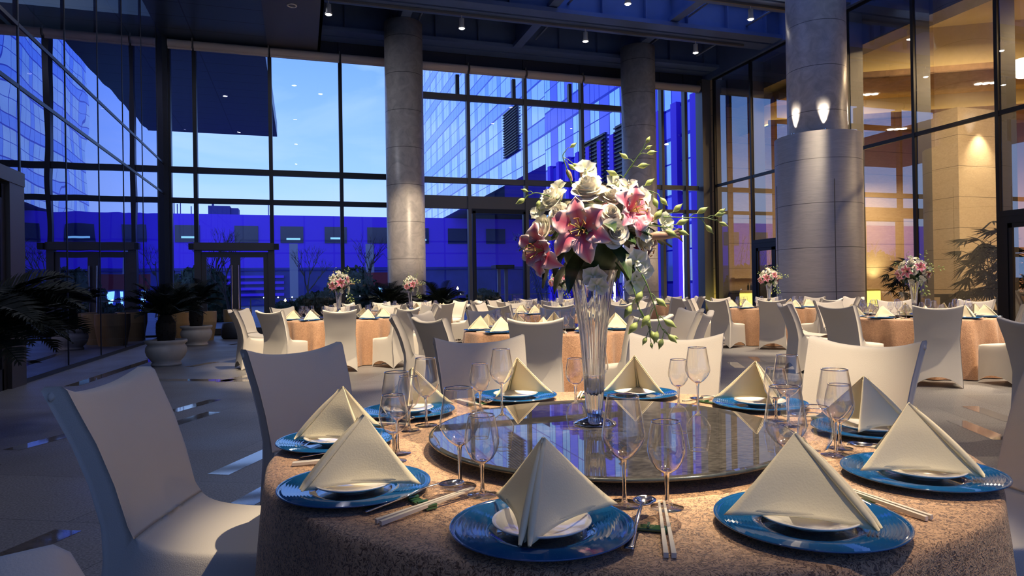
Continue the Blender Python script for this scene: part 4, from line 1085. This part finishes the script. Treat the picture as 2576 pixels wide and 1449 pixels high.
def orchid(seed=1, r=.034):
    rnd = random.Random(seed); g = G()
    for k, (a, wd, ln) in enumerate(((90, .011, 1), (210, .011, .95), (330, .011, .95), (25, .019, 1.0), (155, .019, 1.0))):
        M = Matrix.Rotation(math.radians(a - 90 + rnd.uniform(-6, 6)), 4, 'Z') @ Matrix.Translation((0, .003, 0)) @ Matrix.Rotation(math.radians(12), 4, 'X')
        g.grid(petal_fn(r * ln, wd * r / .034, .003, (.006, .004, -.010), .1, .001, k), 6, 8, xf=M)
    M = Matrix.Rotation(math.radians(180), 4, 'Z') @ Matrix.Rotation(math.radians(40), 4, 'X')
    g.grid(petal_fn(r * .55, .008, .008, (.004, .004, -.01), .2), 5, 6, xf=M)
    g.lathe([(0, .0), (.004, .002), (.003, .010), (0, .012)], 8)
    return g.build('orchid_bloom', 'orchid_petal', smooth=True)
def leaf(seed=1, ln=.16, wd=.024):
    rnd = random.Random(seed); g = G()
    def fn(u, v):
        a = (u - .5) * 2; wv = wd * math.sin(PI * (v * .96 + .02)) ** .8 * (1 - .25 * v)
        return Vector((a * wv, ln * v, -.05 * ln * v - .40 * ln * v * v * (.3 + .2 * seed % 1) + .18 * wd * abs(a) + .004 * math.sin(9 * v + seed)))
    g.grid(fn, 6, 14); return g.build('leaf', 'leaf', smooth=True)
def frame_to(d, roll=0):
    d = Vector(d).normalized(); q = d.to_track_quat('Z', 'Y'); return q.to_matrix().to_4x4() @ Matrix.Rotation(roll, 4, 'Z')
LI = [lily(1), lily(5)]; RO = [rose(1), rose(3), rose(6, .036)]; OR = [orchid(1), orchid(4)]; LE = [leaf(1, .13, .034), leaf(2, .15, .030), leaf(3, .11, .036)]
def inst(src, parent, loc, d, roll=0, s=1.0):
    o = dup(src, parent); o.matrix_local = Matrix.Translation(loc) @ frame_to(d, roll) @ Matrix.Scale(s, 4); return o
# local frame of the bouquet: x right of picture, y away from camera, z up; origin = vase rim centre
def spray(parent, pts, buds, name='orchid_spray', r=.0024):
    g = G(); P = [Vector(p) for p in pts]
    # smooth the path
    Q = []
    for i in range(len(P) - 1):
        p0 = P[max(i - 1, 0)]; p1 = P[i]; p2 = P[i + 1]; p3 = P[min(i + 2, len(P) - 1)]
        for k in range(6):
            t = k / 6; Q.append(.5 * ((2 * p1) + (p2 - p0) * t + (2 * p0 - 5 * p1 + 4 * p2 - p3) * t * t + (-p0 + 3 * p1 - 3 * p2 + p3) * t ** 3))
    Q.append(P[-1]); g.tube(Q, r, 6, taper=.5)
    o = g.build(name, 'stem', parent, smooth=True)
    for t, off, s in buds:
        i = int(t * (len(Q) - 1)); p = Q[i]; e2 = p + Vector(off)
        bg_ = G(); bg_.tube([p, p.lerp(e2, .5) + Vector((0, 0, .004)), e2], .0012, 5, cap=False, mi=1)
        d = Vector(off).normalized(); 
        prof = [0, .55, .95, 1, .7, .3, .02]
        bg_.tube([e2 + d * (s * .030 * k / 6) for k in range(7)], [max(.0004, .0068 * s * q) for q in prof], 8)
        bg_.build('bud', 'bud', o, smooth=True, mats=['bud', 'stem'])
    return o
def arrangement(loc, rz, label, wild=True):
    r = empty('flower_arrangement', label, 'flowers', 'bouquets on the tables', loc=loc, rz=rz)
    # dome of foliage
    rnd = random.Random(11)
    for k in range(58):
        a = rnd.uniform(0, 2 * PI); el = rnd.uniform(-.75, .55) if k % 3 else rnd.uniform(.1, 1.1); d = Vector((math.cos(a) * math.cos(el), math.sin(a) * math.cos(el), math.sin(el)))
        p = Vector((0, 0 if k % 3 else .05, .10)) + d * (rnd.uniform(.07, .11) if k % 3 else rnd.uniform(.02, .07)); dd2 = Vector((math.cos(a), math.sin(a), -.5 - .3 * rnd.random() if el < 0 else .1))
        o = dup(LE[k % 3], r); X = dd2.normalized(); up = Vector((0, 0, 1)); sx = X.cross(up).normalized(); nz_ = sx.cross(X)
        Mr = Matrix((sx, X, nz_)).transposed().to_4x4(); o.matrix_local = Matrix.Translation(p) @ Mr @ Matrix.Scale(rnd.uniform(.8, 1.15), 4)
    f = G().lathe([(0, -.05), (.05, -.03), (.085, .03), (.10, .09), (.085, .16), (.045, .20), (0, .21)], 20).build('foam_core', 'leaf', r, smooth=True)
    C = Vector((0, 0, .11))
    for (x, z, y, s, ro_, k) in LILY: inst(LI[k], r, (x, y, z), (x * 1.1 - (0 if abs(x) > .06 else .02), y * 1.2 - .06, (z - .1) * .5), ro_, s)
    for (x, z, y, s, k) in ROSE: inst(RO[k], r, (x, y, z), (x, y - .02, z - .08), x * 30, s)
    for (x, z, y, s, k) in ORCH: inst(OR[k], r, (x, y, z), (x * .6, y - .12, (z - .12) * .5), x * 40 + z * 20, s)
    for pts, buds in SPRAY: spray(r, pts, buds)
    for (x, z, y, dx, dz) in ((.15, .095, -.08, .06, .004), (-.03, .29, -.02, .012, .05), (-.06, .29, .05, -.02, .05)):
        g = G(); p = Vector((x, y, z)); d = Vector((dx, -.004, dz)).normalized(); L_ = .10 if dx > .03 else .05
        g.tube([p + d * (L_ * k / 8) + Vector((0, 0, -.010 * (k / 8) ** 3)) for k in range(9)], [q * (.013 if dx > .03 else .008) for q in (.25, .55, .8, .95, 1, .95, .8, .55, .1)], 10)
        for q in (range(3) if dx > .03 else ()):
            t = (q - 1) * .9; e2 = p + d * L_; g.tube([e2 - d * .02, e2 + Vector((.008, 0, .012 * t)), e2 + Vector((.018, 0, .022 * t - .006))], [.005, .006, .001], 6)
        g.build('lily_bud', 'lily_bud', r, smooth=True)
    return r
LILY = [(-.030, .115, -.165, 1.10, .15, 0), (-.150, .060, -.095, .98, .9, 1), (.118, .170, -.100, 1.0, 2.2, 1), (.02, .16, .16, 1.0, .4, 0), (.15, .07, .10, .95, 1.0, 1)]
ROSE = [(-.010, .238, -.075, 1.25, 0), (.065, .102, -.155, 1.0, 1), (-.115, .215, -.060, 1.1, 0), (-.095, .165, -.110, .95, 2), (.060, .215, -.075, .9, 2), (.055, .160, -.130, .85, 2), (.115, .225, -.02, .8, 1),
        (-.145, .125, -.090, 1.05, 1), (.03, .24, .08, 1.1, 0), (-.09, .19, .11, 1.1, 1), (.12, .14, .12, 1.1, 0), (-.16, .10, .05, 1.0, 2), (.155, .085, -.05, .9, 1)]
ORCH = [(-.015, .300, -.06, 1.25, 0), (.110, .250, -.07, 1.1, 1), (.145, .215, -.06, 1.2, 0), (-.055, .165, -.135, .9, 0), (.005, -.022, -.09, 1.3, 0), (.015, -.050, -.095, 1.1, 1), (.130, .020, -.11, 1.35, 1),
        (.120, -.038, -.11, 1.3, 0), (.150, -.005, -.08, 1.1, 1), (.215, .135, -.05, 1.2, 0), (-.19, .04, -.06, .9, 1), (.155, .110, -.09, 1.1, 0), (-.16, .185, -.05, 1.0, 0), (.0, .29, .06, 1.1, 1), (-.10, .255, -.02, 1.0, 1), (.075, .265, -.03, 1.1, 0)]
SPRAY = [
    ([(-.05, -.03, .24), (-.075, -.03, .32), (-.085, -.03, .355), (-.075, -.03, .372)], [(.5, (.014, 0, -.012), 1.1), (.62, (.03, 0, -.02), 1.2), (1, (.012, 0, .008), .9)]),
    ([(.05, -.04, .20), (.10, -.04, .28), (.135, -.05, .33), (.160, -.05, .365)], [(.35, (-.018, 0, .008), 1.3), (.5, (.022, 0, .003), 1.3), (.62, (-.016, 0, .012), 1.1), (.78, (.024, 0, .004), 1.1), (.9, (.012, 0, .006), .8), (1, (.008, 0, .014), .9)]),
    ([(-.09, -.08, .21), (-.13, -.09, .225), (-.165, -.09, .235), (-.185, -.09, .228)], [(.5, (-.006, 0, -.018), 1.0), (.8, (-.016, 0, .006), .8), (1, (-.014, 0, -.008), 1.1), (.9, (-.018, 0, -.012), 1.0)]),
    ([(.12, -.06, .15), (.20, -.06, .155), (.28, -.06, .15), (.335, -.06, .148), (.365, -.06, .140)], [(.35, (.016, 0, .014), 1.3), (.55, (.022, 0, .012), 1.3), (.7, (.018, 0, -.022), 1.2), (.8, (.022, 0, .006), 1.2), (.9, (.02, 0, .014), 1.0), (1, (.012, 0, -.006), 1.0)]),
    ([(.08, -.08, .13), (.16, -.09, .128), (.21, -.09, .122), (.235, -.09, .118)], [(.4, (.012, 0, .014), 1.5), (.6, (.02, 0, -.012), 1.5), (.85, (.022, 0, .008), 1.4), (1, (.018, 0, -.008), 1.2)]),
    ([(.09, -.09, .05), (.145, -.12, -.02), (.175, -.125, -.10), (.195, -.125, -.17), (.215, -.12, -.195)], [(.35, (-.012, 0, -.02), 1.5), (.45, (.016, 0, -.014), 1.4), (.55, (-.014, 0, -.022), 1.6), (.65, (.018, 0, -.012), 1.5), (.72, (-.006, 0, -.022), 1.4), (.8, (.016, 0, -.016), 1.3), (.9, (-.006, 0, -.018), 1.2), (1, (.010, 0, -.004), .8)]),
    ([(.07, -.08, .02), (.115, -.12, -.05), (.135, -.125, -.12), (.16, -.12, -.17), (.165, -.12, -.205)], [(.4, (-.012, 0, -.02), 1.6), (.5, (.012, 0, -.02), 1.4), (.6, (-.014, 0, -.018), 1.6), (.72, (.010, 0, -.02), 1.4), (.85, (-.008, 0, -.016), 1.0), (1, (.002, 0, -.012), .7)]),
    ([(.06, -.02, .22), (.11, .0, .25), (.17, .0, .245), (.20, .0, .235)], [(.6, (.014, 0, .010), 1.3), (.8, (.008, 0, -.02), 1.3), (1, (.012, 0, -.014), 1.2)]),
]
def vase(loc, label):
    r = empty('trumpet_vase', label, 'vase', 'tall glass trumpet vases', loc=loc)
    fl_ = lambda a, i, rr: rr * (1 + .035 * math.cos(12 * a)) if 3 < i < 13 else rr
    prof = [(0, .004), (.066, .004), (.066, 0), (.05, .010), (.022, .020), (.026, .05), (.030, .10), (.033, .16), (.037, .22), (.042, .28), (.049, .34), (.057, .40), (.067, .45), (.076, .478), (.079, .480)]
    outer = [(p[0], p[1]) for p in prof[4:]]
    inner = [(max(.006, p[0] - (.0075 if p[1] < .3 else .0045)), p[1]) for p in outer if p[1] > .085]
    pr_ = [(0, outer[0][1])] + outer + inner[::-1] + [(0, .088)]
    n_o = len(outer)
    G().lathe(pr_, 112, wave=lambda a, i, rr: rr * (1 + .035 * math.cos(14 * a)) if 1 < i < n_o else (rr * (1 + .05 * math.cos(14 * a + .4)) if n_o + 3 < i < len(pr_) - 1 else rr)).build('body', 'solid_glass', r, smooth=True)
    G().lathe([(0, .020), (.024, .020), (.05, .011), (.066, .004), (.067, .001), (.066, 0), (0, 0)], 48).build('foot', 'solid_glass', r, smooth=True)
    return r

# ================================================================== TABLES
SLOT = ['near side', 'near right', 'right front', 'right side', 'right back', 'far right', 'far left', 'left back', 'left side', 'left front']
def cloth_mesh(R, seed, mat, detail=1):
    rnd = random.Random(seed); n = 240 if detail else 150
    ph = [rnd.uniform(0, 6.28) for _ in range(4)]
    rows = [(R * t, 0, 0) for t in (.0, .25, .5, .75, .9, .97)]
    g = G(); V = []; prof = []
    zt = .758
    for t in (.02, .25, .5, .75, .92, .975): prof.append((R * t, zt, 0))
    prof += [(R * .992, zt - .002, 0), (R * 1.0, zt - .008, .02), (R * 1.004, zt - .025, .06)]
    for k in range(1, 13): t = k / 12; prof.append((R * (1.006 + .035 * t), zt - .025 - t * (zt - .035), .06 + .94 * t))
    def wave(a, i, r):
        f = prof[i][2]
        q = math.sin(17 * a + ph[0] + 1.3 * math.sin(3 * a + ph[1])) * .6 + math.sin(29 * a + ph[2]) * .25 + math.sin(9 * a + ph[3]) * .35
        return r + (.085 if not detail else .05) * f ** .8 * q * R
    g.lathe([(p[0], p[1]) for p in prof], n, wave=wave)
    # middle cap
    c = len(g.v); g.v.append((0, 0, zt)); g.uv.append((0, 0)); m_ = len(prof)
    for j in range(n): g.f.append((c, j * m_, ((j + 1) % n) * m_)); g.m.append(0)
    return g.build('tablecloth', mat, smooth=True)
def setting(cx_, cy_, a, tname, slot, full=True, dist=.825, zt=.760, near=False, skip=()):
    ia = math.atan2(-math.sin(a), -math.cos(a)); rz = ia - PI / 2
    M = Matrix.Translation((cx_ + dist * math.cos(a), cy_ + dist * math.sin(a), zt)) @ Matrix.Rotation(rz, 4, 'Z')
    w_ = 'at the %s of %s' % (SLOT[slot], tname)
    rn = random.Random(int(cx_ * 100 + slot * 7 + cy_))
    def put(src, x, y, z, rot, label, grp):
        o = dup(src); o.matrix_world = M @ Matrix.Translation((x, y, z)) @ Matrix.Rotation(rot, 4, 'Z'); tag(o, label, o.get('category') or CAT[src.name.split('.')[0]], grp + ' on ' + tname); return o
    put(P_charger, 0, 0, 0, rn.uniform(0, 6), 'blue glass charger plate ' + w_, 'blue chargers')
    put(P_plate, 0, 0, .0045, 0, 'small white plate ' + w_, 'white side plates')
    put(P_napkin, 0, .006, .0165, (NAPROT.get(slot, 0) if near else rn.uniform(-.12, .12)), 'folded cream napkin tent ' + w_, 'napkin tents')
    put(P_gl, .13, .205, 0, 0, 'tall wine glass ' + w_, 'tall wine glasses')
    put(P_gs, .218, .208, 0, 0, 'smaller wine glass ' + w_, 'smaller wine glasses')
    if full:
        put(P_spoon, .172, .020, .0, rn.uniform(-.05, .05), 'steel spoon ' + w_, 'spoons')
        put(P_rest, .192, .068, 0, 0, 'green glass cutlery rest ' + w_, 'cutlery rests')
        for k, c in enumerate(P_chop):
            put(c, .225, .055, 0, rn.uniform(.10, .14) , ('left-hand' if k == 0 else 'right-hand') + ' wooden chopstick of the pair ' + w_, 'chopsticks')
CAT = {'side_plate': 'plate', 'folded_napkin': 'napkin', 'cutlery_rest': 'cutlery rest', 'chopstick': 'chopstick', 'charger_plate': 'plate', 'wine_glass': 'glass', 'spoon': 'spoon'}
BT = 'the big front table'
NAPROT = {0: 0, 1: .5, 9: -.15}
TABLES = [  # name, centre, first slot angle, near?, flowers?, chair slots to skip
    ('the big front table', .89, 1.88, -124, True, True, ()),
    ('the left rear table', .65, 12.3, -92, False, True, ()),
    ('the table by the left column', 2.55, 16.3, -110, False, True, ()),
    ('the middle table', 2.75, 7.3, -115, False, False, ()),
    ('the centre rear table', 4.8, 12.1, -113, False, True, ()),
    ('the right rear table', 9.6, 12.1, -126, False, True, ()),
    ('the right table', 8.2, 7.28, -130, False, True, ()),
    ('the far centre table', 6.0, 16.7, -100, False, False, ()),
    ('the far right table', 9.1, 17.0, -118, False, False, ()),
]
CHAIR_D = {0: 1.66}
MAIN_CH = {0: None, 1: None, 2: None, 3: (1.60, -15, 0), 4: (1.75, 21, 0), 5: (1.78, 52, 0), 6: (1.73, 88.3, 0), 7: (1.80, 121, 0), 8: (1.60, 158, .12), 9: None}
n_t = 0
used = {True: False, False: False}
CH_POS = []
def put_chair(x, y, rz, label, group, near):
    if any((x - a) ** 2 + (y - b) ** 2 < .72 ** 2 for a, b in CH_POS): return None
    CH_POS.append((x, y))
    src = proto if near else proto_far
    if used[near]: src = dup(src)
    used[near] = True
    src.location = (x, y, 0); src.rotation_euler = (0, 0, rz); tag(src, label, 'chair', group); return src
for (tn, tx, ty, a0, near, flw, skip) in TABLES:
    R = .985
    tb = empty('banquet_table', 'round banquet table hidden under the gold cloth, ' + tn, 'table', 'round banquet tables', loc=(tx, ty, 0))
    G().lathe([(0, .752), (.97, .752), (.97, .722), (0, .722)], 48).build('tabletop', 'dark_wood', tb)
    for k in range(4):
        a = PI / 4 + k * PI / 2; G().tube([(.55 * math.cos(a), .55 * math.sin(a), 0), (.5 * math.cos(a), .5 * math.sin(a), .722)], .018, 8).build('leg', 'leg_black', tb)
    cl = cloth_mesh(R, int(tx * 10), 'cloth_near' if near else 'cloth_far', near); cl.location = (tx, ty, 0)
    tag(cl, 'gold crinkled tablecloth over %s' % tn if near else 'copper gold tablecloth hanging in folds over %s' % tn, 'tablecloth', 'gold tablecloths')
    ls = empty('lazy_susan', 'round dark mirror-glass turntable at the centre of ' + tn, 'turntable', 'glass turntables', loc=(tx + (-.01 if near else 0), ty - (.03 if near else 0), .76))
    G().lathe([(0, .038), (.525, .038), (.535, .034), (.535, .030), (.52, .026), (0, .026)], 96).build('glass_top', 'turn_glass', ls, smooth=False)
    G().lathe([(0, .0), (.16, .0), (.16, .026), (0, .026)], 32).build('bearing', 'frame_dark', ls)
    G().lathe([(.533, .036), (.537, .034), (.537, .028), (.53, .026)], 96).build('rim', 'turn_edge', ls, smooth=True)
    for s in range(10):
        a = math.radians(a0 + 36 * s)
        # slot name by direction seen from the camera: 0 = towards the camera
        va = math.atan2(-ty, -tx); rel = (math.degrees(a - va) % 360); sl = int(round(rel / 36)) % 10
        if s == 0: off = rel / 36 - round(rel / 36)
        full = near or ty < 13
        if near or ty < 18: setting(tx, ty, a, tn, sl, full, near=near)
        if near:
            if MAIN_CH[s] is None: continue
            d = MAIN_CH[s][0] - .36; a = math.radians(MAIN_CH[s][1])
        else: d = 1.72 - .30
        put_chair(tx + d * math.cos(a), ty + d * math.sin(a), a + PI / 2 + (MAIN_CH[s][2] if near else math.radians(random.Random(s + int(tx * 7)).uniform(-5, 5))),
                  'cream covered chair at the %s of %s' % (SLOT[sl], tn), 'slipcovered chairs around ' + tn, near)
    if flw:
        vx, vy = (.873, 1.93) if near else (tx, ty)
        vase((vx, vy, .798), 'tall clear trumpet vase standing on ' + tn)
        arrangement((vx, vy, 1.278), -math.atan2(vx, vy) if near else random.Random(int(tx)).uniform(-.6, .6) - math.atan2(vx, vy), 'bouquet of pink lilies, white roses and orchids above ' + tn)
# chairs that stand a little apart
put_chair(.165, .715, math.atan2(.45, .9) - PI / 2, 'cream chair corner at the bottom left, nearest the camera', 'slipcovered chairs around the big front table', True)
put_chair(-.52, 2.36, math.radians(161 + 90), 'x', 'x', True) if False else None
put_chair(5.25, 3.42, math.radians(-80), 'brown-shaded cream chair at the right frame edge, nearer than the right table', 'slipcovered chairs at the right edge', True)
put_chair(2.28, 1.50, math.radians(-15 + 90), 'cream chair partly in view at the lower right frame edge', 'slipcovered chairs around the big front table', True) if False else None
for o in [P_charger, P_plate, P_napkin, P_gl, P_gs, P_spoon, P_rest] + P_chop + LI + RO + OR + LE:
    for k in list(o.children): bpy.data.objects.remove(k)
    bpy.data.objects.remove(o)
